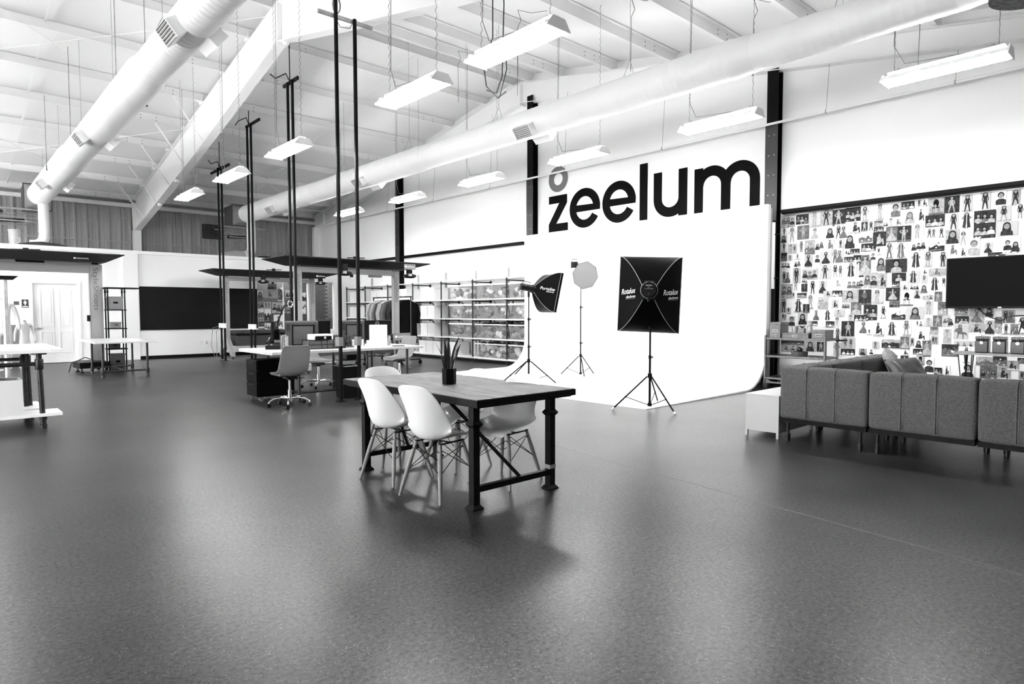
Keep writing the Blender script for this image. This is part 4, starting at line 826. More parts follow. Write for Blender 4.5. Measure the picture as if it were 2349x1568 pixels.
# =================================================================== MOULDED DINING CHAIRS
def interp(keys, t):
    n = len(keys) - 1; x = t*n; i = min(int(x), n - 1); f = x - i
    p0 = keys[max(i-1, 0)]; p1 = keys[i]; p2 = keys[i+1]; p3 = keys[min(i+2, n)]
    return [0.5*((2*b) + (c - a)*f + (2*a - 5*b + 4*c - d)*f*f + (3*b - a - 3*c + d)*f**3) for a, b, c, d in zip(p0, p1, p2, p3)]
# keys: x (front +), z, half width, edge lift (dx, dz)
EAMES = [(0.235, 0.395, 0.165, 0.0, 0.0), (0.215, 0.425, 0.205, 0.0, 0.004), (0.13, 0.438, 0.226, 0.0, 0.022), (0.0, 0.425, 0.232, 0.0, 0.05), (-0.11, 0.418, 0.230, 0.0, 0.078), (-0.185, 0.445, 0.224, 0.085, 0.088), (-0.222, 0.52, 0.215, 0.112, 0.055), (-0.243, 0.61, 0.206, 0.098, 0.02), (-0.262, 0.70, 0.194, 0.066, 0.0), (-0.280, 0.775, 0.176, 0.035, -0.008), (-0.290, 0.812, 0.145, 0.016, -0.010), (-0.294, 0.824, 0.095, 0.006, -0.006)]
def shell_mesh(keys, nu=34, nv=14, zoff=0.0):
    P = []
    for i in range(nu + 1):
        x, z, w, dx, dz = interp(keys, i/nu); row = []
        for j in range(nv + 1):
            v = -1 + 2*j/nv; q = abs(v)**2.1; row.append((x + dx*q, v*w*(1 - 0.03*q), z + dz*q + zoff))
        P.append(row)
    return P
def make_shell(name, keys, m, parent, th=0.007, zoff=0.0):
    o = MB().grid(shell_mesh(keys, zoff=zoff)).build(name, m, parent, smooth=True, angle=80)
    md = o.modifiers.new('solid', 'SOLIDIFY'); md.thickness = th; md.offset = 0
    bv = o.modifiers.new('sub', 'SUBSURF'); bv.levels = 1; bv.render_levels = 1
    return o
def dining_chair(lab, loc, rz, first=[None]):
    if first[0] is not None:
        t = copy_tree(first[0]); t.location = loc; t.rotation_euler = (0, 0, rz); t['label'] = lab; return t
    t = thing('dining_chair', lab, 'chair', loc, rz, 'white moulded chairs around the dining table'); first[0] = t
    make_shell('seat_shell', EAMES, WHITEPL, t)
    tops = {}; feet = {}
    for sx in (1, -1):
        for sy in (1, -1):
            a = Vector((0.115*sx - 0.01, 0.12*sy, 0.395)); f = Vector((0.205*sx - 0.01, 0.205*sy, 0.0)); tops[sx, sy] = a; feet[sx, sy] = f
            l = MB().tube([a, a.lerp(f, 0.35), a.lerp(f, 0.75), f], [0.0125, 0.0165, 0.0145, 0.0095], n=10).build('leg', LEGW, t, smooth=True)
            q = a.lerp(f, 0.12); MB().cyl(q + Vector((0.018*sx, 0, 0)), q - Vector((0.018*sx, 0, 0)), 0.005, n=6).build('bolt', BLACK, l)
    b = MB()
    for sx, sy in ((1, 1), (1, -1), (-1, 1), (-1, -1)):
        a, f = tops[sx, sy], feet[sx, sy]
        for ox, oy in ((-sx, sy), (sx, -sy)):
            b.cyl(a.lerp(f, 0.08), tops[ox, oy].lerp(feet[ox, oy], 0.52), 0.0031, n=6)
    b.build('wire_struts', BLACK, t)
    b = MB().box(-0.13, -0.125, 0.392, 0.115, -0.108, 0.400).box(-0.13, 0.108, 0.392, 0.115, 0.125, 0.400).box(-0.02, -0.12, 0.392, 0.0, 0.12, 0.398)
    for sx, sy in tops: b.bar(tops[sx, sy] + Vector((0, 0, .01)), tops[sx, sy].lerp(feet[sx, sy], .10), 0.010, 0.02)
    b.build('mount', BLACK, t)
    return t
dining_chair('white moulded chair nearest the camera, back against the table side', (2.70, 3.755, 0), R(10))
dining_chair('white moulded chair beside the nearest one, closer to the table corner', (2.715, 4.36, 0), R(7.5))
dining_chair('white moulded chair on the softbox side with its hollow seat in view', (3.28, 3.70, 0), R(190))
dining_chair('white moulded chair mostly hidden behind the table on the cove side', (3.31, 4.36, 0), R(184))
dining_chair('white moulded chair tucked in at the far table end', (3.03, 4.92, 0), R(-96))

# =================================================================== PLANT ON THE TABLE
pt = thing('potted_plant', 'snake plant in a black hexagonal pot on the dining table', 'plant', (3.055, 4.12, 0.75))
MB().lathe((0, 0, 0), [(0.05, 0), (0.056, 0.004), (0.058, 0.125), (0.051, 0.125), (0.049, 0.105), (0.0001, 0.105)], n=6).build('pot', mat('matt_black_pot', 0.003, 0.5, spec=0.05), pt)
MB().lathe((0, 0, 0.104), [(0.048, 0), (0.0001, 0.006)], n=10).build('soil', mat('dark_soil', 0.02, 0.95), pt)
vx, vy = _Rt.x, _Rt.y
for (u, dpt, H, lean, wd, tw) in ((-0.002, 0.0, 0.28, -0.0, 0.021, 0.1), (-0.022, 0.01, 0.27, -0.014, 0.024, 0.4), (0.022, -0.005, 0.285, 0.052, 0.021, -0.3), (0.03, 0.012, 0.225, 0.055, 0.02, -0.5), (-0.03, -0.01, 0.24, -0.072, 0.011, 0.9), (0.006, -0.022, 0.13, 0.0, 0.019, 0.2), (0.03, -0.02, 0.12, 0.02, 0.017, -0.1), (-0.035, 0.0, 0.12, -0.03, 0.012, 0.5)):
    L = []; Rr = []; Cc = []; n = 10
    for i in range(n + 1):
        s = i/n; wv = wd*(0.55 + 0.9*s - 1.45*s**2.2)*1.15 if s < 1 else 0.0005; wv = max(wv, 0.0006)
        c = u + lean*s*s*1.0 + lean*0.15*s; z = 0.1 + H*s
        a = tw + 0.5*s
        ex, ey = cos(a), sin(a)
        def W_(su, cup): 
            uu = c + su*wv*ex; dd = dpt + su*wv*ey + cup
            return (vx*uu + _F.x*dd, vy*uu + _F.y*dd, z)
        L.append([W_(-1, -0.003), W_(-0.78, -0.001), W_(0, 0.004), W_(0.78, -0.001), W_(1, -0.003)])
    lf = MB().grid([r_[1:4] for r_ in L]).build('leaf', DARKLEAF, pt, smooth=True)
    MB().grid([r_[0:2] for r_ in L]).grid([r_[3:5] for r_ in L]).build('leaf_margin', LEAFEDGE, lf, smooth=True)

# =================================================================== SECTIONAL SOFA
def cushion(x0, y0, z0, x1, y1, z1, name, parent, r=0.03, n=7, m=None, puff=0.010):
    """soft box: a subdivided rounded block."""
    import bmesh
    bm = bmesh.new(); bmesh.ops.create_cube(bm, size=1.0)
    bmesh.ops.subdivide_edges(bm, edges=bm.edges[:], cuts=n, use_grid_fill=True)
    H3 = ((x1-x0)/2, (y1-y0)/2, (z1-z0)/2); C0 = ((x0+x1)/2, (y0+y1)/2, (z0+z1)/2)
    def place(c, h_):
        k = round((c + 0.5)*(n + 1)); rr = min(r, h_*0.45)
        if k == 0: return -h_
        if k == n + 1: return h_
        return -h_ + rr + (k - 1)/(n - 1)*2*(h_ - rr)
    for v in bm.verts:
        p = [place(v.co[i], H3[i]) for i in range(3)]; q = list(p)
        for ax in range(3):
            if abs(p[ax]) > H3[ax]*0.999:
                o1, o2 = [i for i in range(3) if i != ax]
                f = (1 - (p[o1]/H3[o1])**4)*(1 - (p[o2]/H3[o2])**4); q[ax] += puff*f*(1 if p[ax] > 0 else -1)
        v.co = Vector([q[i] + C0[i] + random.uniform(-1, 1)*0.002 for i in range(3)])
    me = bpy.data.meshes.new(name); bm.to_mesh(me); bm.free(); me.materials.append(m or DENIM)
    me.polygons.foreach_set('use_smooth', [True]*len(me.polygons))
    o = bpy.data.objects.new(name, me); COL.objects.link(o); o.parent = parent
    s = o.modifiers.new('sub', 'SUBSURF'); s.levels = 2; s.render_levels = 2
    return o
def pipe_leg(x, y, h, parent):
    l = MB().cyl((x, y, 0.0), (x, y, h), 0.017, n=12).build('leg', PIPE, parent, smooth=True)
    MB().lathe((x, y, 0), [(0.022, 0.0), (0.022, 0.02), (0.026, 0.02), (0.026, 0.075), (0.022, 0.08)], n=12).build('fitting', PIPE, l, smooth=True); MB().lathe((x, y, h), [(0.04, -0.008), (0.04, 0)], n=12).build('flange', PIPE, l)
def sofa_section(loc, rz, Lg, lab, seams, skip=()):
    """back along local +Y from 0 to Lg at local x 0..0.2, seat towards +x"""
    t = thing('sofa_section', lab, 'sofa', loc, rz, 'denim sofa sections set in a corner')
    bk = cushion(0.0, 0.008, 0.235, 0.21, Lg - 0.008, 0.758, 'backrest', t, r=0.042)
    s1 = MB()
    for y in seams:
        b = MB().box(-0.0118, y - 0.0018, 0.26, -0.006, y + 0.0018, 0.735).box(0.03, y - 0.002, 0.764, 0.18, y + 0.002, 0.769)
        b.tube([(-0.009, y, 0.73), (0.004, y, 0.756), (0.035, y, 0.766)], 0.002, n=4).build('seam', DENIMD, bk)
        z = 0.262
        while z < 0.73:
            s1.box(-0.0135, y + 0.008, z, -0.006, y + 0.011, z + 0.011); s1.box(-0.0135, y - 0.011, z, -0.006, y - 0.008, z + 0.011); z += 0.017
    stuff(s1.build('stitches', DENIML, bk))
    cushion(0.22, 0.01, 0.25, 0.86, Lg - 0.01, 0.44, 'seat_cushion', t, r=0.05)
    f = MB().box(0.005, 0.01, 0.195, 0.86, 0.05, 0.235).box(0.005, Lg - 0.05, 0.195, 0.86, Lg - 0.01, 0.235).box(0.005, 0.05, 0.195, 0.05, Lg - 0.05, 0.235).box(0.82, 0.05, 0.195, 0.86, Lg - 0.05, 0.235).box(0.05, .05, .225, .82, Lg - .05, .235)
    f.build('base_frame', BLACKW, t)
    for x in (0.05, 0.8):
        for y in (0.075, Lg - 0.075):
            if (x < .1 and (y > Lg/2) in skip): continue
            pipe_leg(x, y, 0.195, t)
    return t
sofa_section((6.42, 2.13, 0), 0, 0.84, 'denim sofa section at the corner beside the white side table', (0.29, 0.56))
sofa_section((6.42, 1.29, 0), 0, 0.84, 'denim sofa section in the middle of the row facing the camera', (0.29, 0.56), (False,))
sofa_section((6.42, 0.45, 0), 0, 0.84, 'denim sofa section cut off by the picture edge', (0.29, 0.57), (True,))
# the other wing: its back stands along Y = 2.97, facing -Y
for i, (x0, L_, lab) in enumerate(((7.28, 0.84, 'denim sofa section next to the corner along the far wing'), (8.12, 1.28, 'denim sofa section at the far end of the wing under the pillows'))):
    sofa_section((x0, 2.97, 0), R(-90), L_, lab, (0.3, 0.6) if i == 0 else (0.32, 0.65, 0.97))
MBW = cushion
cs = thing('sofa_corner_back', 'denim corner back cushion joining the two wings of the sofa', 'cushion', (6.64, 2.97, 0))
cushion(0.0, -0.2, 0.45, 0.63, 0.0, 0.758, 'pad', cs); MB().box(0.3, -0.104, 0.47, 0.304, -0.1, 0.74).box(0.3, -.19, .762, .304, -.01, .769).build('seam', DENIMD, cs)
def pillow(name, loc, rot, sx, sy, th, m, lab, back=None):
    n = 14; up = []; dn = []
    for i in range(n + 1):
        a = -1 + 2*i/n; ru = []; rd = []
        for j in range(n + 1):
            c = -1 + 2*j/n; k = max(0.0, (1 - a**4)*(1 - c**4))**0.5
            px_, py_ = a*sx/2*(1 - 0.06*(1 - c*c)), c*sy/2*(1 - 0.06*(1 - a*a)); wv = 0.006*sin(9*a + 4*c)
            ru.append((px_, py_, th/2*k + wv*k)); rd.append((px_, py_, -th/2*k + wv*k))
        up.append(ru); dn.append(rd)
    t = thing(name, lab, 'cushion', loc); t.rotation_euler = rot
    MB().grid(up).build('front', m, t, smooth=True, angle=80); MB().grid(dn).build('back_panel', back or m, t, smooth=True, angle=80)
    return t
KNIT = mat('knitted_pale_fabric', 0.35, 0.95, noise=(40, 0.14, 0.5), stretch=(1, 5, 1), bump=(45, 0.8))
pillow('throw_pillow', (8.80, 2.64, 0.66), (R(68), R(10), R(10)), 0.42, 0.42, 0.14, KNIT, 'pale patterned pillow leaning at the sofa wing end', KNIT)
pillow('throw_pillow', (8.55, 2.40, 0.60), (R(50), R(-4), R(-35)), 0.42, 0.42, 0.16, LEATHER, 'dark grey leather pillow leaning over the patterned one')

# white side table with panel sides
SIDEW = mat('satin_white_board', 0.5, 0.35)
st = thing('side_table', 'white cube side table against the end of the sofa', 'side table', (6.45, 2.985, 0))
MB().box(0, 0, 0.44, 0.85, 0.365, 0.452).build('top', SIDEW, st, bevel=0.001)
MB().box(0.0, 0, 0.062, 0.016, 0.365, 0.428).build('front_panel', SIDEW, st)
MB().box(0.0, 0, 0.429, 0.016, 0.365, 0.439).build('rail', SIDEW, st)
MB().box(0.017, 0.349, 0.062, 0.85, 0.365, 0.44).build('side_panel', SIDEW, st); MB().box(0.017, 0.0, 0.062, 0.85, 0.016, 0.44).build('side_panel', SIDEW, st)
for x in (0.0, 0.82):
    for y in (0.0, 0.34): MB().box(x, y, 0, x + 0.025, y + 0.025, 0.062).build('foot', SIDEW, st)

# =================================================================== TV, CONSOLE, JARS
tv = thing('television', 'wide black wall television in front of the photo prints', 'television', (11.22, 2.02, 1.74))
MB().box(-0.05, -0.655, -0.37, 0.0, 0.655, 0.37).build('case', DARKPL, tv, bevel=0.008)
MB().box(-0.053, -0.64, -0.345, -0.0505, 0.64, 0.355).build('screen', mat('tv_panel', 0.0015, 0.35, spec=0.03), tv)
MB().box(-0.056, -0.02, -0.363, -0.05, 0.02, -0.356).build('badge', CHROME, tv)
MB().box(0.0, -0.2, -0.2, 0.06, 0.2, 0.2).build('bracket', BLACK, tv)
MB().tube([(0.02, 0.25, -0.36), (0.0, 0.2, -0.45), (0.03, 0.1, -0.42), (0.0, 0.15, -0.36)], 0.008, n=6).tube([(0.02, 0.28, -0.36), (0.01, 0.16, -0.48), (0.02, 0.0, -0.55), (0.02, -0.12, -0.48), (0.02, -0.3, -0.47), (0.02, -0.45, -0.4), (.02, -.6, -.4)], 0.009, n=6).build('cable', RUBBER, tv, smooth=True)
co = thing('console_table', 'narrow wooden console on black hairpin legs under the television', 'table', (10.4, 1.0, 0))
MB().box(0, -1.2, 0.735, 0.4, 1.38, 0.765).build('top', mat('console_wood', 0.24, 0.45, noise=(6, 0.16, 0.32), stretch=(6, 1, 6)), co, bevel=0.003)
for x in (0.05, 0.35):
    for y, s in ((1.28, 1), (-1.1, -1)):
        l = MB()
        for d in (-0.055, 0.055, ): l.tube([(x + (0.03 if x > .2 else -.0), y + d*s, 0.735), (x, y - 0.02*s, 0.02), (x, y - 0.02*s, 0.0)], 0.0065, n=6)
        l.tube([(x + .06, y - .03*s, 0.735), (x + .005, y - .015*s, 0.02)], 0.0065, n=6).box(x - 0.04, y - 0.07, 0.729, x + 0.06, y + 0.07, 0.735)
        l.build('leg', BLACK, co)
JARLAB = ['square dark canister with clasp and tag, first on the console from the sofa corner', 'square dark canister with clasp and tag, second on the console', 'square dark canister with clasp and tag, third and cut by the picture edge']
JM = mat('glazed_grey_ceramic', 0.03, 0.22, spec=0.4)
for i, y in enumerate((2.065, 1.875, 1.68)):
    t = thing('canister', JARLAB[i], 'canister', (10.48, y, 0.765), 0, 'dark canisters on the console')
    MB().box(-0.075, -0.075, 0, 0.075, 0.075, 0.17).build('body', JM, t, bevel=0.014, seg=3)
    MB().box(-0.068, -0.068, 0.171, 0.068, 0.068, 0.181).box(-0.072, -0.072, 0.189, 0.072, 0.072, 0.222).build('lid', JM, t, bevel=0.006)
    MB().box(-0.07, -0.07, 0.181, 0.07, 0.07, 0.189).build('seal', RUBBER, t)
    MB().tube([(-0.078, -0.01, 0.205), (-0.09, -0.01, 0.19), (-0.086, -0.01, 0.16), (-0.086, 0.01, 0.16), (-0.09, 0.01, 0.19), (-0.078, 0.01, 0.205)], 0.004, n=6).build('clasp', CHROME, t); MB().tube([(0.0, -0.02, 0.225), (0, -0.015, 0.24), (0, 0.015, 0.24), (0, 0.02, 0.225)], 0.004, n=6).build('lid_loop', CHROME, t)
    MB().cyl((-0.083, 0, 0.14), (-0.088, 0, 0.14), 0.019, n=16).build('hang_tag', CHROME, t)

# =================================================================== STEEL TROLLEY WITH BOXES
tr = thing('trolley', 'grey steel three tier trolley behind the sofa by the column', 'trolley', (10.4, 4.08, 0))
TW, TD = 1.0, 0.5
for z in (0.89, 0.59, 0.22):
    b = MB().box(0, 0, z - 0.035, TD, TW, z - 0.03).box(0, 0, z - 0.035, 0.012, TW, z).box(TD - 0.012, 0, z - 0.035, TD, TW, z).box(0.012, 0, z - 0.035, TD - .012, 0.012, z).box(0.012, TW - 0.012, z - 0.035, TD - .012, TW, z)
    b.build('shelf', STEELBOX, tr)
for x in (-0.004, TD - 0.03):
    for y in (-0.004, TW - 0.03):
        MB().box(x, y, 0.12, x + 0.034, y + 0.006, 0.93).box(x if x < .1 else x + .028, y, 0.12, (x if x < .1 else x + .028) + 0.006, y + 0.034, 0.93).build('post', STEELBOX, tr)
MB().box(0, 0.03, 0.12, 0.012, TW - .03, 0.15).prism([(0, .03, .15), (0, .13, .15), (0, .03, .19)], (.008, 0, 0)).prism([(0, TW - .03, .15), (0, TW - .13, .15), (0, TW - .03, .19)], (.008, 0, 0)).build('lower_rail', STEELBOX, tr)
for x in (0.05, TD - 0.05):
    for y in (0.06, TW - 0.06):
        MB().cyl((x, y, 0.055), (x, y, 0.13), 0.012).cyl((x, y - 0.015, 0.05), (x, y + 0.015, 0.05), 0.05, n=16).build('caster', BLACKW, tr)
MB().tube([(TD, .03, .85), (TD + .04, -.12, .86), (TD - .06, -.12, .86), (TD - 0.1, -.0, .85)], 0.012, n=8).build('push_handle', BLACKW, tr)
def zinc_box(x0, y0, x1, y1, h, z, lab, m=None):
    t = thing('storage_box', lab, 'box', ((x0+x1)/2, (y0+y1)/2, z)); a, c = (x1-x0)/2, (y1-y0)/2; lid = min(0.05, h*0.3)
    MB().box(-a, -c, 0, a, c, h - lid).build('body', m or STEELBOX, t, bevel=0.003)
    MB().box(-a - .004, -c - .004, h - lid, a + .004, c + .004, h).build('lid', m or STEELBOX, t, bevel=0.004)
    b = MB(); zc = (h - lid)*0.55; q = min(0.02, (h - lid)*.3)
    for (u0, v0, u1, v1) in ((-.045, -q, .045, -q + .006), (-.045, q - .006, .045, q), (-.045, -q + .006, -.039, q - .006), (.039, -q + .006, .045, q - .006)): b.box(-a - .006, u0, zc + v0, -a, u1, zc + v1)
    b.build('label_holder', GALV, t)
    MB().box(-a - .002, -.038, zc - q + .006, -a + .001, .038, zc + q - .006).build('label_card', SHADE[2], t)
    return t
zinc_box(10.42, 4.82, 10.72, 5.0, 0.26, 0.89, 'tall grey metal box at the cove end of the trolley top')
zinc_box(10.42, 4.36, 10.72, 4.79, 0.085, 0.89, 'flat speckled grey box in the middle of the trolley top')
zinc_box(10.42, 4.10, 10.75, 4.31, 0.14, 0.89, 'grey lidded box at the near end of the trolley top')
MB_ = thing('planter', 'round zinc pot standing on the flat box', 'pot', (10.56, 4.64, 0.978)); MB().lathe((0, 0, 0), [(0.042, 0), (0.055, 0.1), (0.058, 0.1), (0.058, 0.106), (0.05, 0.106), (0.048, .09), (0.0001, 0.09)], n=20).build('body', GALV, MB_, smooth=True)
sq = thing('succulent_pot', 'small square grey pot with a spiky plant on the flat box', 'plant', (10.56, 4.52, 0.978)); MB().box(-0.045, -0.045, 0, 0.045, 0.045, 0.075).build('pot', GREYPL, sq, bevel=0.004)
b = MB()
for i in range(16):
    a = i*2.4; l = 0.03 + 0.03*(i % 3)/2; b.tube([(0, 0, 0.07), (l*cos(a)*.6, l*sin(a)*.6, 0.1), (l*cos(a), l*sin(a), 0.11 + 0.01*(i % 2))], [0.006, 0.005, 0.001], n=5)
b.build('leaves', DARKLEAF, sq)
va_ = thing('vase', 'mottled grey vase with a dark cone shaped top on the flat box', 'vase', (10.54, 4.395, 0.978)); VM = mat('mottled_ceramic', 0.3, 0.5, noise=(45, 0.05, 0.55))
MB().lathe((0, 0, 0), [(0.035, 0), (0.045, 0.03), (0.045, 0.09), (0.038, 0.11)], n=20).build('body', VM, va_, smooth=True); MB().lathe((0, 0, 0.11), [(0.036, 0), (0.045, 0.04), (0.035, 0.085), (0.0001, 0.09)], n=14).build('top', VM, va_, smooth=True)
bo = thing('basket', 'low round dark basket on the middle trolley shelf', 'basket', (10.52, 4.54, 0.59)); MB().lathe((0, 0, 0), [(0.12, 0), (0.128, 0.04), (0.128, 0.08), (0.12, 0.08), (0.115, 0.01), (0.0001, 0.01)], n=24).build('body', mat('dark_basket', 0.035, 0.7, noise=(30, 0.02, 0.06), stretch=(1, 1, 6)), bo, smooth=True)
MB().ball((0, 0, 0.11), 0.05, 0.05, 0.04, n=10, m=6).tube([(0, 0, 0.1), (0.02, 0.03, 0.15), (0.01, 0.05, 0.17)], 0.006, n=5).build('dried_plant', DARKLEAF, bo, smooth=True)

# =================================================================== STUDIO LIGHTS
def tripod(t, feet, hub, top, rc=0.016, rl=0.011, base=0.06, kn=()):
    """three legged stand: centre column, legs with tips, struts"""
    MB().cyl((0, 0, base), (0, 0, hub + 0.25), rc, n=10).build('column', BLACK, t, smooth=True)
    MB().cyl((0, 0, hub + 0.25), (0, 0, hub + (top - hub)*0.62), rc*0.82, n=10).cyl((0, 0, hub + (top - hub)*0.62), (0, 0, top), rc*0.62, n=10).build('extension', BLACK, t, smooth=True)
    MB().cyl((0, 0, hub - 0.03), (0, 0, hub + 0.03), rc*1.9, n=12).build('collar', BLACK, t); MB().cyl((0, 0, base - 0.01), (0, 0, base + 0.035), rc*1.8, n=12).build('collar', BLACK, t)
    for z in (hub + 0.25, hub + (top - hub)*0.62):
        MB().cyl((0, 0, z - 0.02), (0, 0, z + 0.025), rc*1.35, n=10).cyl((0, 0, z), (_Rt.x*0.04, _Rt.y*0.04, z), 0.006, n=6).cyl((_Rt.x*0.035, _Rt.y*0.035, z - .016), (_Rt.x*0.035, _Rt.y*0.035, z + .016), 0.008, n=6).build('collar', BLACK, t)
    for fx_, fy_, fz in feet:
        d = Vector((fx_, fy_, 0)).normalized()
        a = d*0.035 + Vector((0, 0, hub - 0.01)); f = Vector((fx_, fy_, fz + 0.012))
        l = MB().cyl(a, f, rl, n=8).build('leg', BLACK, t, smooth=True)
        e = (f - a).normalized(); MB().cyl(f - e*0.035, f + e*0.004, rl*1.25, n=8).build('tip', WHITEPL, l)
        m_ = a.lerp(f, 0.62); MB().cyl(d*0.03 + Vector((0, 0, base + 0.01)), m_, 0.006, n=6).cyl(m_ - Vector((0, 0, .012)), m_ + Vector((0, 0, .012)), 0.013, n=6).build('strut', BLACK, l)
def softbox(name, lab, C, ax, up, hw, hh, depth, ring, lip, parent_stand, texts=(), group=None):
    """C: centre of the open rim; ax: direction the light shines; pyramid tapers back by depth."""
    ax = Vector(ax).normalized(); up = Vector(up); up = (up - ax*up.dot(ax)).normalized(); rt = ax.cross(up)
    t = parent_stand; C = Vector(C) - Vector(t.location)
    def pt(a, b, d): return C + rt*a + up*b + ax*d
    n = 10; m = 8
    def rib(sa, sb, s): # s 0 rim .. 1 ring
        e = s**0.85
        return (sa*(hw + (ring*0.75 - hw)*s), sb*(hh + (ring*0.75 - hh)*(s**1.55)), -depth*e)
    cn = [(-1, 1), (1, 1), (1, -1), (-1, -1)]
    shell = MB()
    for k in range(4):
        A, B = cn[k], cn[(k+1) % 4]; P = []
        for i in range(n + 1):
            s = i/n; p = rib(A[0], A[1], s); q = rib(B[0], B[1], s); row = []
            for j in range(m + 1):
                f = j/m; sag = -0.035*sin(pi*f)*sin(pi*s)
                a = p[0] + (q[0] - p[0])*f; b = p[1] + (q[1] - p[1])*f
                row.append(pt(a*(1 + sag), b*(1 + sag), p[2] - sag*0.3 + 0.0))
            P.append(row)
        shell.grid(P)
    body = shell.build('fabric_shell', SOFTBLK, t, smooth=True, angle=25)
    b = MB(); q = [(-hw, hh), (hw, hh), (hw, -hh), (-hw, -hh)]
    vs = [pt(a, c, 0) for a, c in q] + [pt(a*1.005, c*1.005, lip) for a, c in q]
    b.add(vs, [(i, (i+1) % 4, 4 + (i+1) % 4, 4 + i) for i in range(4)]); b.build('rim', SOFTBLK, t)
    MB().add([pt(a*.985, c*.985, lip*0.4) for a, c in q], [(0, 1, 2, 3)]).build('diffuser', WHITE, t)
    b = MB()
    for A in cn: b.tube([pt(*[v*1.006 if i < 2 else v - 0.004 for i, v in enumerate(rib(A[0], A[1], s/8))]) for s in range(9)], 0.0042, n=5)
    for k in range(4):
        A, B = q[k], q[(k+1) % 4]; b.tube([pt(A[0]*.985, A[1]*.985, -0.012), pt((A[0]+B[0])/2*.985, (A[1]+B[1])/2*.985, -0.014), pt(B[0]*.985, B[1]*.985, -0.012)], 0.0042, n=5)
    b.build('piping', PIPING, t)
    return t, pt, rt, up, ax
# large softbox seen from behind
s1 = thing('softbox', 'large rectangular black softbox on a tripod, seen from behind before the cove', 'studio light', (7.13, 5.08, 0.0))
tripod(s1, ((-0.385, 0.331, 0.0), (-0.113, -0.479, 0.0), (0.495, 0.211, 0.03)), 0.465, 1.52)
ax1 = Vector((7.05, 5.04, 0)).normalized() + Vector((_Rt.x, _Rt.y, 0))*0.02
s1, pt1, rt1, up1, a1 = softbox('', '', (7.05 + 0.813*0.2, 5.04 + 0.582*0.2, 1.56), ax1, (0.04*_Rt.x, 0.04*_Rt.y, 1), 0.415, 0.512, 0.36, 0.10, 0.06, s1)
h = MB().cyl(pt1(0, 0.05, -0.30), pt1(0, 0.05, -0.42), 0.105, n=24).cyl(pt1(0, 0.05, -0.42), pt1(0, 0.05, -0.60), 0.085, n=24)
head = h.build('flash_head', DARKPL, s1, smooth=True)
b = MB()
for i in range(7): b.cyl(pt1(-0.045 + i*0.015, 0.062 if i not in (2, 4) else 0.062, -0.601), pt1(-0.045 + i*0.015, 0.062, -0.604), 0.0042, n=8)
for i in (-1, 1): b.cyl(pt1(i*0.008, 0.082, -0.601), pt1(i*0.008, 0.082, -0.604), 0.004, n=8)
b.cyl(pt1(0, 0.0, -0.601), pt1(0, 0, -0.604), 0.004, n=8); b.bar(pt1(-0.04, 0.105, -0.602), pt1(0.04, 0.105, -0.602), 0.004, 0.008)
b.build('buttons', SHADE[1], head)
MB().tube([pt1(0.108*cos(a), 0.05 + 0.108*sin(a), -0.38) for a in [i*2*pi/24 for i in range(25)]], 0.006, n=6).build('speed_ring', PIPING, s1, smooth=True)
MB().tube([pt1(-0.06, 0.1, -.5), pt1(-0.06, 0.16, -.5), pt1(0.06, 0.16, -.5), pt1(0.06, 0.1, -.5)], 0.009, n=8).build('carry_handle', DARKPL, head)
MB().cyl(pt1(0, -0.05, -0.46), pt1(0, -0.10, -0.46), 0.018, n=10).box(-0.001, -0.001, 1.42, 0.001, .001, 1.421).cyl((0, 0, 1.40), (0, 0, 1.53), 0.017, n=10).cyl((0, 0, 1.48), (_Rt.x*-0.06, _Rt.y*-0.06, 1.47), 0.008, n=8).bar((0, 0, 1.5), pt1(0, -0.08, -0.46), 0.02, 0.02).build('tilt_bracket', DARKPL, s1)
TXT = mat('white_logo_print', 0.75, 0.6)
for sx, tl in ((-1, 'left'), (1, 'right')):
    # lettering lies on the sloping side panels
    s_ = 0.52
    p = pt1(sx*0.255, 0.03, -0.215); tdir = (rt1*1.0 + a1*(0.95 if sx > 0 else -0.95)*1.0)
    tdir = (rt1 + a1*(sx*0.92)).normalized(); nrm = tdir.cross(up1)
    tx = (tdir + up1*0.10).normalized()
    q = p + nrm*0.03
    text_obj('brand_text', 'Rotalux', 0.105, TXT, basis(q, tx, up1), s1, shear=0.2, width=0.255)
    text_obj('brand_text', 'elinchrom', 0.05, TXT, basis(q - up1*0.07 + tdir*0.05, tx, up1), s1, shear=0.1, width=0.17)
    text_obj('brand_text', '—————', 0.012, TXT, basis(q - up1*0.098 + tdir*0.05, tx, up1), s1, width=0.17)
# small tilted softbox beside the shelves
s2 = thing('softbox', 'small black tapered softbox on a stand at the shelf end of the cove', 'studio light', (7.80, 8.15, 0.03))
tripod(s2, ((-0.36, 0.36, 0), (0.36, -0.36, 0), (-0.05, 0.5, 0.0)), 0.43, 1.62)
ax2 = Vector((_Rt.x, _Rt.y, 0))*0.93 + Vector((_F.x, _F.y, 0))*0.30 + Vector((0, 0, -0.2))
cR = Vector((7.80, 8.15, 1.72)) + Vector((_Rt.x, _Rt.y, 0))*0.40 + Vector((0, 0, -0.06))
s2, pt2, rt2, up2, a2 = softbox('', '', cR, ax2, (0, 0, 1), 0.34, 0.345, 0.34, 0.07, 0.03, s2)
hd2 = MB().cyl(pt2(0, 0, -0.30), pt2(0, 0, -0.38), 0.075, n=20).cyl(pt2(0, 0, -0.38), pt2(0, 0, -0.58), 0.062, n=20).build('flash_head', DARKPL, s2, smooth=True)
MB().tube([pt2(0, 0.05, -.55), pt2(0, 0.1, -.56), pt2(0, 0.1, -.42), pt2(0, 0.05, -.42)], 0.008, n=6).build('carry_handle', DARKPL, hd2)
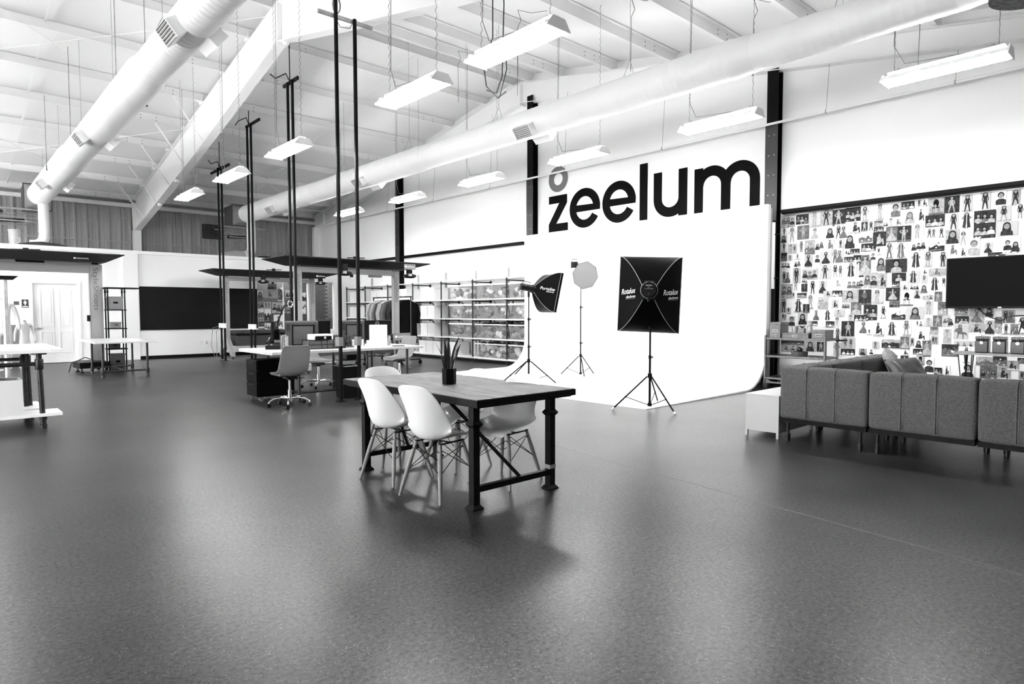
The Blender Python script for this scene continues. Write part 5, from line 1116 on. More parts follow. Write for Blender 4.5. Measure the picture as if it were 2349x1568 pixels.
MB().cyl((0, 0, 1.56), (0, 0, 1.66), 0.02, n=10).bar((0, 0, 1.64), pt2(0, -.03, -0.42), 0.03, 0.03).build('tilt_bracket', DARKPL, s2)
nn = (-Vector((_F.x, _F.y, 0))*0.93 - Vector((_Rt.x, _Rt.y, 0))*0.35).normalized()
tx2 = (a2 - nn*a2.dot(nn)).normalized(); uy = nn.cross(tx2); uy = uy if uy.z > 0 else -uy
# visible side panel: between the two ribs on the camera side
side = -1 if (pt2(-1, 0, 0) - pt2(0, 0, 0)).dot(Vector((_F.x, _F.y, 0))) < 0 else 1
pc = pt2(side*0.225, 0.01, -0.16); td = (pt2(side*0.34, 0, 0) - pt2(side*0.05, 0, -0.34)).normalized(); nrm = td.cross(up2); nrm = nrm if nrm.dot(Vector((_F.x, _F.y, 0))) < 0 else -nrm
pc = pc + nrm*0.03
text_obj('brand_text', 'Portalite', 0.075, TXT, basis(pc + up2*.02, td, up2), s2, shear=0.2, width=0.27)
text_obj('brand_text', 'elinchrom', 0.035, TXT, basis(pc + td*0.06 - up2*0.025, td, up2), s2, width=0.14)
# octagonal reflector
s3 = thing('octabox', 'grey octagonal reflector on a thin stand in the middle of the cove', 'studio light', (9.58, 8.50, 0.03))
tripod(s3, ((-0.21, 0.375, 0), (-0.30, -0.37, 0), (0.376, -0.045, 0)), 0.42, 1.98, rc=0.014, rl=0.010, base=0.05)
ax3 = (-Vector((_F.x, _F.y, 0)) + Vector((_Rt.x, _Rt.y, 0))*0.3 + Vector((0, 0, -0.12))).normalized()
up3 = (Vector((0, 0, 1)) - ax3*ax3.z).normalized(); rt3 = up3.cross(ax3); C3 = Vector((-0.014, -0.128, 2.02))
oc = [C3 + rt3*(0.275*cos(R(22.5 + 14 + 45*i))) + up3*(0.275*sin(R(22.5 + 14 + 45*i))) for i in range(8)]
MB().add(oc + [C3 + ax3*0.004], [(i, (i+1) % 8, 8) for i in range(8)]).build('diffuser', SILVER, s3)
inner = [C3 - ax3*0.16 + (p - C3)*0.25 for p in oc]; MB().add([p - ax3*0.004 for p in oc] + inner, [(i, (i+1) % 8, 8 + (i+1) % 8, 8 + i) for i in range(8)]).build('fabric_shell', SOFTBLK, s3)
b = MB(); b.tube(oc + [oc[0]], 0.005, n=5); b.build('rim', DARKPL, s3)
hb = C3 - ax3*0.16 + up3*0.05 - rt3*0.05
h3 = MB().cyl(C3 - ax3*0.15, C3 - ax3*0.22, 0.06, n=16).cyl(C3 - ax3*0.22, C3 - ax3*0.36 + up3*0.05, 0.055, n=16).build('flash_head', DARKPL, s3, smooth=True)
HB = C3 + up3*0.20 - Vector((_Rt.x, _Rt.y, 0))*0.17 - ax3*0.14; MB().box(HB.x - .05, HB.y - .05, HB.z - .06, HB.x + .05, HB.y + .05, HB.z + .06).tube([HB + Vector((-.045 + .09*i, .03*(-1)**i, .06)) if j == 0 else HB + Vector((-.045 + .09*i, .03*(-1)**i, .11)) for i, j in ((0, 0), (0, 1), (1, 1), (1, 0))], 0.007, n=6).build('flash_body', DARKPL, h3, bevel=0.01)
MB().cyl((0, 0, 1.93), (0, 0, 2.05), 0.018, n=8).bar((0, 0, 2.0), C3 - ax3*0.2, 0.025, 0.025).bar((0, 0, 2.02), HB, .03, .03).build('tilt_bracket', DARKPL, s3)

# =================================================================== DESK ISLAND
dk = thing('work_desk', 'long white work desk on black pipe legs covered with computers', 'desk', (3.53, 8.96, 0))
MB().box(0, 0, 0.72, 2.57, 1.34, 0.76).build('desktop', WHITEBOARD, dk, bevel=0.003)
MB().box(-0.004, 0, 0.715, -0.001, 1.34, 0.758).box(0, -0.004, 0.722, 2.57, -0.001, 0.757).build('edge_band', LWOOD, dk)
for x in (0.42, 1.55, 2.3):
    for y in (0.08, 1.24):
        MB().cyl((x, y, 0), (x, y, 0.72), 0.022, n=10).lathe((x, y, 0), [(0.045, 0), (0.045, .006), (0.026, .012), (.026, .05)], n=10).lathe((x, y, .712), [(.045, 0), (.045, .008)], n=10).build('leg', PIPE, dk, smooth=True)
for a_, b_ in (((0.42, 0.08, 0.14), (1.55, 0.08, 0.14)), ((0.42, 0.08, 0.14), (0.42, 1.24, 0.14)), ((1.55, .08, .14), (1.55, 1.24, .14)), ((2.3, .08, .14), (2.3, 1.24, .14))): MB().cyl(a_, b_, 0.02, n=8).build('stretcher', PIPE, dk, smooth=True)
def flatmon(x, y, rz, lab, w=0.53, h=0.32):
    t = thing('monitor', lab, 'monitor', (x, y, 0.76), rz, 'computer monitors on the desk')
    MB().box(-w/2, -0.02, 0.11, w/2, 0.02, 0.11 + h).build('case', DARKPL, t, bevel=0.008)
    MB().box(-w/2 + .01, 0.0205, 0.12, w/2 - .01, 0.0225, 0.1 + h).build('screen', GLOSSBLK, t)
    MB().box(-0.04, -0.07, 0.02, 0.04, -0.02, 0.30).box(-0.11, -0.11, 0, 0.11, 0.07, 0.018).build('stand', DARKPL, t, bevel=0.006)
    zc = 0.11 + h*0.84
    MB().tube([(0.03*cos(a), -0.021, zc + 0.03*sin(a)) for a in [i*2*pi/20 for i in range(21)]], 0.003, n=5).build('logo_ring', SHADE[1], t)
    text_obj('logo_text', 'DELL', 0.022, SHADE[1], basis((0, -0.0212, zc), (1, 0, 0), (0, 0, 1)), t, width=0.044)
    return t
flatmon(4.62, 9.95, R(-12), 'black monitor seen from behind, half hidden by cables')
flatmon(5.66, 9.72, R(-8), 'black monitor seen from behind beside the white panel')
flatmon(3.98, 9.98, R(60), 'black monitor turned sideways behind the grey cabinet')
def cabinet_pc(x, y, w, h, d, lab, rz=0.0):
    t = thing('computer_cabinet', lab, 'computer', (x, y, 0.76), rz)
    MB().box(-w/2, 0, 0, w/2, d, h).build('case', mat('dull_grey_case', 0.05, 0.45) if 'dull_grey_case' not in MATS else MATS['dull_grey_case'], t, bevel=0.006)
    MB().box(-w/2 + .005, -0.004, h - .02, w/2 - .005, -0.0005, h - .004).build('top_trim', CHROME, t)
    b = MB(); x0, x1, z0, z1 = -w*0.30, w*0.38, h*0.1, h*0.86
    for q in ((x0, z0, x1, z0 + .018), (x0, z1 - .018, x1, z1), (x0, z0 + .018, x0 + .018, z1 - .018), (x1 - .018, z0 + .018, x1, z1 - .018)): b.box(q[0], -0.014, q[1], q[2], -0.001, q[3])
    b.build('panel_frame', DARKPL, t); MB().box(x0 + .02, -0.006, z0 + .02, x1 - .02, -0.001, z1 - .02).build('panel', MIDPL, t)
    b = MB()
    for k in range(6): b.box(-w/2 + 0.015, -0.003, h*.86 - k*.018, -w/2 + 0.07, -0.0005, h*.86 - k*.018 + .008)
    b.build('vent_slots', DARKPL, t)
    return t
cabinet_pc(4.30, 9.70, 0.50, 0.43, 0.22, 'wide grey computer cabinet with inset panel behind the wire tray', R(-20))
cabinet_pc(5.20, 9.72, 0.40, 0.43, 0.20, 'grey computer cabinet with inset panel beside the pole pair', R(-14))
ph = thing('desk_phone', 'black desk phone at the window end of the white desk', 'phone', (3.86, 9.72, 0.76), R(-35))
MB().add([(-.11, -.1, 0), (.11, -.1, 0), (.11, .1, 0), (-.11, .1, 0), (-.11, -.1, .06), (.11, -.1, .06), (.11, .1, .13), (-.11, .1, .13)], [(0, 3, 2, 1), (4, 5, 6, 7), (0, 1, 5, 4), (1, 2, 6, 5), (2, 3, 7, 6), (3, 0, 4, 7)]).build('base', DARKPL, ph, bevel=0.008)
MB().tube([(-.08, -.1, .1), (-.08, 0, .13), (-.08, .1, .165)], [0.022, 0.015, 0.022], n=8).build('handset', DARKPL, ph, smooth=True); MB().box(0, .0, .1, .09, .08, .14).build('display', MIDPL, ph)
fo = thing('file_folders', 'upright stack of pale folders beside the grey cabinet', 'folders', (3.99, 9.55, 0.76), R(55))
for i in range(6): MB().box(-0.10, i*0.014, 0, 0.10, i*0.014 + 0.008, 0.20 + 0.012*(i % 3)).build('folder', SHADE[2] if i % 2 else SHADE[1], fo)
wt = thing('wire_tray', 'black wire framed tray holding a small white printer', 'tray', (4.50, 9.35, 0.76), R(0))
b = MB(); w, d, hh_ = 0.30, 0.13, 0.14
for z in (0.005, hh_*.5, hh_): b.tube([(-w, -d, z), (w, -d, z), (w, d, z), (-w, d, z), (-w, -d, z)], 0.004, n=5)
for x in (-w, -w/3, 0, w/3, w): b.cyl((x, -d, 0.0), (x, -d, hh_), 0.004, n=5).cyl((x, d, 0), (x, d, hh_), .004, n=5)
b.build('wire_frame', BLACK, wt); MB().box(-w + .01, -d + .01, .006, w - .01, d - .01, hh_*0.9).build('drawer_insert', mat('tray_grey', 0.06, 0.5), wt)
pr_ = thing('label_printer', 'small white printer with black front standing in the wire tray', 'printer', (4.44, 9.35, 0.90))
MB().box(-0.17, -0.1, 0, 0.17, 0.1, 0.09).build('case', WHITEPL, pr_, bevel=0.012); MB().box(-0.13, -0.108, 0.0, 0.14, -0.1, 0.06).build('front', GLOSSBLK, pr_, bevel=0.004); MB().lathe((0.03, -0.109, 0.035), [(0.022, 0), (0.018, 0.004)], n=12, axis=(0, -1, 0)).build('badge', SHADE[1], pr_)
wp_ = thing('display_board', 'white upright panel standing on the desk before a monitor', 'panel', (5.47, 9.35, 0.76), R(-18))
MB().box(-0.15, -0.012, 0, 0.15, 0.012, 0.36).build('board', WHITEPL, wp_, bevel=0.01); MB().box(-0.1, 0.012, 0, 0.1, 0.12, 0.012).build('foot', WHITEPL, wp_)
pj = thing('pencil_jar', 'glass jar packed with pencils on the desk beside the white panel', 'jar', (5.70, 9.40, 0.76))
MB().lathe((0, 0, 0), [(0.038, 0), (0.042, 0.1), (0.039, 0.1), (0.036, 0.004), (0.0001, 0.004)], n=16).build('glass', TUB, pj, smooth=True)
for i in range(9):
    a = i*0.7; q = 0.022; MB().cyl((q*cos(a)*.6, q*sin(a)*.6, 0.008), (q*cos(a)*1.6, q*sin(a)*1.6, 0.15 + 0.012*(i % 4)), 0.004, n=6).build('pencil', SHADE[(i % 3)], pj)
for i, (x, y, rz, lab) in enumerate(((5.05, 9.28, 8, 'white power adapter block beside the first pole'), (5.30, 9.25, -12, 'white power adapter block under the white panel edge'), (5.82, 9.22, 5, 'stack of white paper at the desk end'), (5.72, 9.13, -10, 'flat black notebook at the desk edge'))):
    t = thing('paper_stack' if i > 1 else 'power_adapter', lab, ('adapter', 'adapter', 'paper', 'notebook')[i], (x, y, 0.76), R(rz))
    MB().box(-0.09, -0.04 if i < 2 else -0.07, 0, 0.09, 0.04 if i < 2 else .07, (0.13, 0.11, 0.02, 0.012)[i]).build('body', (WHITEPL, WHITEPL, SHADE[0], DARKPL)[i], t, bevel=0.004)
b = MB(); rn = random.Random(4)
for i in range(12):
    x0, y0 = 4.72 + rn.uniform(-.1, .15), 9.35 + rn.uniform(-.1, .15); p = [(x0, y0, 0.765)]
    for j in range(5): p.append((x0 + rn.uniform(-.2, .25), y0 + rn.uniform(-.15, .2), 0.77 + rn.uniform(0.0, .2)))
    p.append((x0 + .3, y0 + .2, .765)); b.tube(p, 0.006, n=5)
stuff(tag(b.build('cable_tangle', RUBBER, smooth=True), 'tangle of black cables between the monitors on the desk', 'cables'))
hp = thing('headphone_stand', 'small dark gooseneck stand standing above the grey cabinets', 'stand', (4.05, 10.1, 0.76), 0)
MB().cyl((0, 0, 0), (0, 0, 0.02), 0.07, n=14).tube([(0, 0, 0.02), (0.02, 0, 0.4), (0.12, -0.05, 0.68), (0.2, -0.08, 0.70)], 0.012, n=8).build('stem', DARKPL, hp, smooth=True); MB().tube([(0.2 + 0.04*cos(a), -0.08, 0.70 + 0.05*sin(a)) for a in [i*pi/5 for i in range(11)]], 0.01, n=6).build('ring', CHROME, hp, smooth=True)
fc = thing('file_cabinet', 'black three drawer file cabinet on casters under the desk', 'cabinet', (3.50, 9.45, 0))
MB().box(0, 0, 0.07, 0.56, 0.42, 0.62).build('body', mat('satin_black', 0.002, 0.45, spec=0.04), fc, bevel=0.01)
for z0, z1 in ((0.46, 0.615), (0.29, 0.45), (0.08, 0.28)):
    dwr = MB().box(-0.018, 0.006, z0, -0.001, 0.414, z1).build('drawer', MATS['satin_black'], fc, bevel=0.004); MB().box(-0.026, 0.1, z1 - .045, -0.018, 0.32, z1 - .028).build('handle', BLACKW, dwr)
for x in (0.06, 0.5):
    for y in (0.05, 0.37): MB().cyl((x, y - .012, 0.03), (x, y + .012, 0.03), 0.03, n=12).cyl((x, y, .05), (x, y, .075), .015).build('caster', GREYPL, fc)
wb = thing('waste_bin', 'black square waste bin with bright rim beside the power poles', 'bin', (4.72, 9.02, 0))
MB().add([(s*q, t_*q, z) for z, q in ((0, .12), (.5, .16), (.5, .152), (0.02, .112)) for s, t_ in ((-1, -1), (1, -1), (1, 1), (-1, 1))], [(4*i + j, 4*i + (j+1) % 4, 4*i + 4 + (j+1) % 4, 4*i + 4 + j) for i in range(3) for j in range(4)] + [(3, 2, 1, 0), (12, 13, 14, 15)]).build('body', DARKPL, wb)
b = MB()
for s, t_, u, v in ((-1, -1, 1, -1), (1, -1, 1, 1), (1, 1, -1, 1), (-1, 1, -1, -1)): b.cyl((s*.16, t_*.16, .5), (u*.16, v*.16, .5), 0.008, n=6)
b.build('rim', CHROME, wb)
# swivel chairs
SWIV = [(0.27, 0.425, 0.12, 0.0, 0.0), (0.25, 0.448, 0.19, 0.0, 0.01), (0.15, 0.452, 0.235, 0.0, 0.025), (0.02, 0.435, 0.245, 0.0, 0.05), (-0.1, 0.432, 0.24, 0.02, 0.07), (-0.185, 0.47, 0.225, 0.05, 0.06), (-0.225, 0.55, 0.225, 0.06, 0.03), (-0.25, 0.64, 0.222, 0.05, 0.01), (-0.27, 0.74, 0.216, 0.035, 0.0), (-0.285, 0.82, 0.207, 0.02, 0.0), (-0.293, 0.86, 0.19, 0.01, 0.0), (-0.295, 0.872, 0.15, 0.0, 0.0)]
def swivel(lab, loc, rz, brz, first=[None]):
    if first[0] is not None: t = copy_tree(first[0]); t.location = loc; t.rotation_euler = (0, 0, rz); t['label'] = lab
    else:
        t = thing('swivel_chair', lab, 'chair', loc, rz, 'grey shell swivel chairs at the desk'); first[0] = t
        make_shell('seat_shell', SWIV, GREYPL, t, th=0.012); cushion(-0.14, -0.19, 0.44, 0.22, 0.19, 0.475, 'seat_pad', t, r=0.015, n=4, m=MIDPL)
        MB().box(-0.09, -0.07, 0.395, 0.09, 0.07, 0.42).cyl((0, 0, .37), (0, 0, .4), .035, n=12).build('mechanism', DARKPL, t); MB().cyl((0.02, -0.05, .395), (0.05, -0.24, .385), 0.006, n=6).build('lever', DARKPL, t)
        MB().cyl((0, 0, 0.22), (0, 0, 0.4), 0.016, n=12).cyl((0, 0, 0.07), (0, 0, 0.23), 0.026, n=14).build('gas_lift', CHROME, t, smooth=True)
        base = MB().cyl((0, 0, 0.06), (0, 0, 0.13), 0.034, n=14).build('base_hub', CHROME, t, smooth=True)
        for i in range(5):
            a = R(brz) + i*2*pi/5; c, s = cos(a), sin(a)
            l = MB().tube([(0.02*c, 0.02*s, .115), (.12*c, .12*s, .125), (.22*c, .22*s, .112), (.275*c, .275*s, .08), (.285*c, .285*s, .055)], 0.012, n=8).build('base_arm', CHROME, t, smooth=True)
            u = (-s, c)
            MB().cyl((.285*c + u[0]*.018, .285*s + u[1]*.018, .027), (.285*c - u[0]*.018, .285*s - u[1]*.018, .027), 0.027, n=12).build('caster', DARKPL, l, smooth=True)
    return t
swivel('grey swivel chair in front of the black file cabinet', (3.69, 8.76, 0), R(88), 10)
swivel('grey swivel chair half under the far side of the desk', (5.0, 10.62, 0), R(-62), 10)
swivel('grey swivel chair at the sign plate end of the desk', (6.50, 10.35, 0), R(190), 10)

# =================================================================== PHOTO MACHINES
def machine(X0, X1, Y, zt, lab, oneleg=False, sign=True, table=True):
    t = thing('photo_machine', lab, 'machine', ((X0 + X1)/2, Y, 0)); hw = (X1 - X0)/2
    GM = mat('machine_grey', 0.26, 0.45) if 'machine_grey' not in MATS else MATS['machine_grey']
    for s in (-1, 1):
        if oneleg and s < 0: continue
        wleg = 0.13 if oneleg else 0.075
        l = MB().box(s*hw - wleg, -0.06, 0.42 if not oneleg else .2, s*hw + wleg, 0.06, zt).build('leg', GM, t, bevel=0.004)
        MB().box(s*hw - wleg + .006 , -0.063, .45, s*hw - wleg + .02, -0.061, zt - .05).build('edge_strip', GREYPL, l)
        if not oneleg:
            for d in (-1, 1):
                MB().prism([(s*hw - .05, d*0.0, .62), (s*hw - .05, d*.08, .62), (s*hw - .05, d*.52, .2), (s*hw - .05, d*.52, .07), (s*hw - .05, d*.42, .07), (s*hw - .05, d*.0, .42)], (0.1, 0, 0)).build('foot', GM, t)
                MB().cyl((s*hw, d*.47, .0), (s*hw, d*.47, .08), 0.012, n=8).lathe((s*hw, d*.47, 0), [(.045, 0), (.03, .014)], n=12).build('levelling_foot', DARKPL, t)
        text_obj('brand_text', 'StyleShoots', 0.15 if oneleg else 0.1, mat('grey_lettering', 0.09, 0.6) if 'grey_lettering' not in MATS else MATS['grey_lettering'], basis((s*hw + (0.0), -0.0615, zt - (.56 if oneleg else .45)), (0, 0, -1), (1, 0, 0)), t, width=0.98 if oneleg else 0.6)
    MB().box(-hw - (0 if oneleg else .075), -0.06, zt - (.2 if oneleg else .10), hw - (.131 if oneleg else -.075), 0.06, zt - (0 if oneleg else -.0) if oneleg else zt + 0.0).build('beam', GM, t) if oneleg else MB().box(-hw + .076, -0.06, zt - .11, hw - .076, 0.06, zt).build('beam', GM, t)
    # wide black lid: shallow tray that flares out to thin edges
    xa, xb = -hw - .55, hw + .62; z0 = zt + .03; z1 = zt + .17; ld = .95 if oneleg else .62
    xo = xb if not oneleg else hw + .42
    b = MB(); B = [(-hw - .15, -ld*.47), (hw + .15, -ld*.47), (hw + .15, ld*.47), (-hw - .15, ld*.47)]; T = [(xa, -ld), (xo, -ld), (xo, ld), (xa, ld)]
    vs = [(x, y, z0) for x, y in B] + [(x, y, z1 - .0) for x, y in T] + [(x, y, z1 + .02) for x, y in T]
    b.add(vs, [(3, 2, 1, 0), (8, 9, 10, 11)] + [(i, (i+1) % 4, 4 + (i+1) % 4, 4 + i) for i in range(4)] + [(4 + i, 4 + (i+1) % 4, 8 + (i+1) % 4, 8 + i) for i in range(4)])
    lid = b.build('lid', mat('black_lid', 0.004, 0.5, spec=0.3) if 'black_lid' not in MATS else MATS['black_lid'], t)
    for q in ((-.25, -.1, z0 - .04, .25, .1, z0), (hw - .06, -.05, zt, hw + .06, .05, z0), (-hw - .06, -.05, zt, -hw + .06, .05, z0)): MB().box(*q).build('lid_mount', GREYPL if not oneleg else DARKPL, t)
    MB().cyl((-.1, -.5, z1 + .02), (-.1, -.5, z1 + .09), .05, n=8).bar((-.35, -.6, z1 + .04), (.15, -.45, z1 + .07), .03, .02).build('lid_hinge', DARKPL, t)
    sx = hw*0.58
    sp_ = MB().box(hw - .2, -.72, z0 - .02 if not oneleg else z0 + .02, hw + .12, -.715, z0 + .11).build('sign_plate', GREYPL if sign else DARKPL, t)
    if oneleg: sp_.location = (-.32, .03, .01)
    ox, oy, oz = sp_.location
    text_obj('brand_text', 'StyleShoots', 0.055, TXT, basis((hw - .01 + ox, -.722 + oy, z0 + .047 + oz), (1, 0, 0), (0, 0, 1)), t, width=0.22)
    MB().lathe((hw - .155 + ox, -.7205 + oy, z0 + .047 + oz), [(0.024, 0), (0.024, .002)], n=14, axis=(0, -1, 0)).build('logo_dot', TXT, t)
    for k, (px, py) in enumerate(((-hw*.35, -.62), (hw - .02, -.66)) if not oneleg else ()):
        b = MB().box(px - .06, py - .04, z0 - .12, px + .06, py + .04, z0 + .04)
        b.lathe((px, py - .02, z0 - .19), [(.07, .07), (.15, .045), (.16, .0), (.1, -.03), (.03, -.035)], n=8); fh = b.build('camera_pod', DARKPL, t)
        b = MB()
        for a in (0.5, 2.1, 4.2): b.bar((px + .1*cos(a), py - .02 + .1*sin(a), z0 - .13), (px + .155*cos(a), py - .02 + .155*sin(a), z0 - .18), .08, .02)
        b.build('pod_panel', SHADE[1], fh)
    if not oneleg:
        MB().lathe((hw*.55, 0, zt - .16), [(.16, 0), (.17, .02), (.16, .045), (.02, .045)], n=16).build('ring_light', GREYPL, t); MB().cyl((hw*.05, 0, zt - .11), (hw*.05, 0, zt - .18), .04, n=10).build('sensor', DARKPL, t)
    if table:
        LT = MB().box(-hw + .12, -.42, .72, hw - .12, .42, .80).build('light_table', mat('dark_grey_panel', 0.02, 0.5) if 'dark_grey_panel' not in MATS else MATS['dark_grey_panel'], t)
        MB().box(-hw + .16, -.38, .36, hw - .16, .38, .66).build('drawer_box', MATS['dark_grey_panel'], t); MB().box(-hw + .12, -.40, .66, hw - .12, .40, .72).build('shadow_gap', BLACK, t)
        MB().box(-hw + .3, -.425, .725, -hw + .32, -.42, .795).box(hw - .5, -.425, .725, hw - .48, -.42, .795).build('divider', BLACK, LT)
    return t
m2 = machine(6.25, 8.86, 19.2, 2.36, 'grey portal photo machine under a black lid in front of the chalkboard end', sign=False)
m3 = machine(5.95, 8.45, 13.6, 2.33, 'white portal photo machine under a wide black lid behind the desk', sign=True)
m1 = machine(0.35, 2.75, 17.3, 2.43, 'tall grey photo machine arch with black lid before the white door', oneleg=True, sign=False, table=False)
LX = 2.75 - 1.55
MB().prism([(LX - .45, -.7, .1), (LX + .1, -.7, .1), (LX + .1, .3, .1), (LX - .35, .3, .1), (LX - .5, -.1, .1)], (0, 0, .13)).build('base_box', DARKPL, m1)
for dx, dy in ((-.4, -.6), (.05, -.62), (-.4, -.05), (.05, .25)): MB().cyl((LX + dx, dy, .0), (LX + dx, dy, .1), 0.014, n=8).lathe((LX + dx, dy, 0), [(.055, 0), (.02, .025)], n=12).build('levelling_foot', DARKPL, m1)
MB().box(LX - .19, -.09, 1.13, LX - .135, -.03, 1.27).build('switch_box', DARKPL, m1)
MB().tube([(LX - .1, -.5, .24), (LX - .3, -.4, .33), (LX - .55, -.3, .2), (LX - .6, -.3, .01)], .012, n=6).build('lead', RUBBER, m1, smooth=True)
# printed plate on the front of the machine behind the desk
sgn = thing('sign_board', 'grey sign plate with white lettering behind the desk end', 'sign', (8.16, 12.88, 0))
MB().box(-.235, -.02, .66, .235, 0, .835).build('plate', GREYPL, sgn); text_obj('brand_text', 'StyleShoots', .07, TXT, basis((.03, -.0205, .75), (1, 0, 0), (0, 0, 1)), sgn, width=.30); MB().lathe((-.165, -.0205, .75), [(.03, 0), (.03, .002)], n=14, axis=(0, -1, 0)).build('logo_dot', TXT, sgn)
MB().box(-.2, .0, .0, -.17, .03, .66).box(.17, 0, 0, .2, .03, .66).box(-.2, -.1, 0, -.17, .13, .02).box(.17, -.1, 0, .2, .13, .02).build('stand', GREYPL, sgn)

# =================================================================== WALL SHELVING
sh = thing('pipe_shelving', 'long black pipe shelving with white boards along the gable wall', 'shelving', (10.65, 0, 0))
PY = [10.55, 11.93, 13.3, 14.72, 16.17, 17.6, 19.03, 20.3]; LEV = [0.127, 0.636, 1.15, 1.675, 2.19]
for y in PY:
    p = MB().cyl((0, y, 0), (0, y, 2.2), 0.02, n=8).build('post', PIPE, sh, smooth=True)
    for z in LEV[1:]:
        MB().cyl((0, y, z - .06), (.63, y, z - .06), .017, n=6).lathe((.625, y, z - .06), [(.045, 0), (.045, .02)], n=10, axis=(1, 0, 0)).lathe((0, y, z - .09), [(.026, 0), (.026, .06)], n=8).build('bracket', PIPE, p)
for i, z in enumerate(LEV):
    for a, c in zip(PY[:-1], PY[1:]):
        if i == 4: MB().box(.2, a, z, .63, c - .005, z + .02).build('shelf_board', WHITEBOARD, sh)
        else: MB().box(-.03, a + .002, z - .03, .62, c - .002, z).build('shelf_board', WHITEBOARD, sh)
for a, c in zip(PY[:-1], PY[1:]):
    for z in LEV[1:4]:
        MB().bar((.45, a + .25, z - .05), (.6, a + .45, z - .45), .05, .03).build('shelf_brace', GREYPL, sh); MB().bar((.45, c - .35, z - .05), (.6, c - .55, z - .45), .05, .03).build('shelf_brace', GREYPL, sh)
    MB().box(.6, a + .6, 0, .64, a + .64, 2.5).build('upright', GALV, sh)
wbx = None; LN = ['bottom', 'second', 'third', 'top']
def white_box(y, z, lab, w=.34, h=.36):
    global wbx
    if wbx is None:
        t = thing('archive_box', lab, 'box', (10.68, y, z), 0, 'white boxes on the wall shelving'); wbx = t
        MB().box(0, -w/2, 0, .5, w/2, h).build('body', WHITEPL, t, bevel=.004)
        MB().box(-.004, -w/2 - .003, h - .05, .504, w/2 + .003, h + .004).build('lid', WHITEPL, t)
    else: t = copy_tree(wbx); t.location = (10.68, y, z); t['label'] = lab
    return t
for li, z in enumerate(LEV[:4]):
    k = 0; y = 14.28 if li == 0 else 14.55
    while y < 20.1:
        if min(abs(y - p) for p in PY) > .2:
            white_box(y, z + .001, 'white lidded box on the %s shelf, %s from the clear tubs' % (LN[li], ORD[k])); k += 1
        y += .362
TCON = [mat('tub_dark', .03, .8), mat('tub_grey', .14, .8), mat('tub_light', .45, .8)]
def tub(y, z, w, lab, tone, open_=False, seed=0):
    t = thing('storage_tub', lab, 'tub', (10.67, y, z), 0, 'clear tubs of clothes and props on the shelving'); h = .36; rr = random.Random(seed)
    b = MB(); k = .9
    lo = [(.03, -w/2*k), (.52, -w/2*k), (.52, w/2*k), (.03, w/2*k)]; hi = [(0, -w/2), (.55, -w/2), (.55, w/2), (0, w/2)]
    b.add([(x, q, 0) for x, q in lo] + [(x, q, h) for x, q in hi], [(i, (i+1) % 4, 4 + (i+1) % 4, 4 + i) for i in range(4)] + [(3, 2, 1, 0)])
    b.build('body', TUB, t, fix=True)
    b = MB()
    for i in range(4):
        p, q = hi[i], hi[(i+1) % 4]; b.bar((p[0], p[1], h), (q[0], q[1], h), .02, .025)
    if not open_: b.box(-.005, -w/2 - .005, h + .012, .555, w/2 + .005, h + .028)
    b.build('rim', TUBLID, t)
    for i in range(10):
        cx, cyy, cz = rr.uniform(.12, .42), rr.uniform(-.33, .33)*w, rr.uniform(.08, .24)
        s = rr.uniform(.6, 1.2)
        if i < 6: cx = rr.uniform(.09, .13)
        bb = MB().ball((cx, cyy, cz), .06*s, .1*s, .07*s, n=8, m=5)
        bb.v = [(max(.045, v[0] + rr.uniform(-.012, .012)), max(-w*.44, min(w*.44, v[1] + rr.uniform(-.02, .02))), max(.008, v[2] + rr.uniform(-.02, .02))) for v in bb.v]
        bb.build('contents', TCON[rr.choice(tone)], t)
    if open_:
        for i in range(5):
            c = (rr.uniform(.1, .4), rr.uniform(-.35, .35)*w, h + rr.uniform(-.02, .03)); bb = MB().ball(c, .09, .11, .05, n=8, m=5); bb.v = [(v[0] + rr.uniform(-.02, .02), v[1] + rr.uniform(-.02, .02), v[2] + rr.uniform(-.015, .02)) for v in bb.v]; bb.build('contents', TCON[0], t)
    return t
TP = [(14.13, .50), (13.58, .50), (12.86, .72), (12.24, .48), (11.6, .56)]
DSC = [['grey folded clothes', 'pale bundles', 'grey fabric', 'striped fabric', 'mixed fabric'], ['pale round bundles', 'black and white fabric', 'grey sheets', 'dark patterned cloth', 'dark cloth and a label'], ['pale paper rolls', 'floral cloth', 'smooth grey cloth', 'dark packets', 'dark cloth and cards'], ['', '', 'crumpled flowers', 'dark heaped cloth', 'upright files']]
for li in range(4):
    z = LEV[3 - li] + .001
    for k, (y, w) in enumerate(TP):
        if li == 3 and k < 2: continue
        tone = [[2, 1, 2], [1, 2, 2], [1, 1, 2], [2, 1, 0], [0, 1, 2]][k] if li < 2 else [[2, 2, 1], [1, 2, 1], [1, 1, 0], [0, 1, 2], [0, 1, 0]][k]
        if li == 3: tone = [0, 1, 2]
        tub(y, z, w, 'clear tub of %s on the %s shelf, %s from white boxes' % (DSC[li][k], LN[3 - li], ORD[k]), tone, open_=(li >= 2 and k >= 2), seed=li*7 + k)
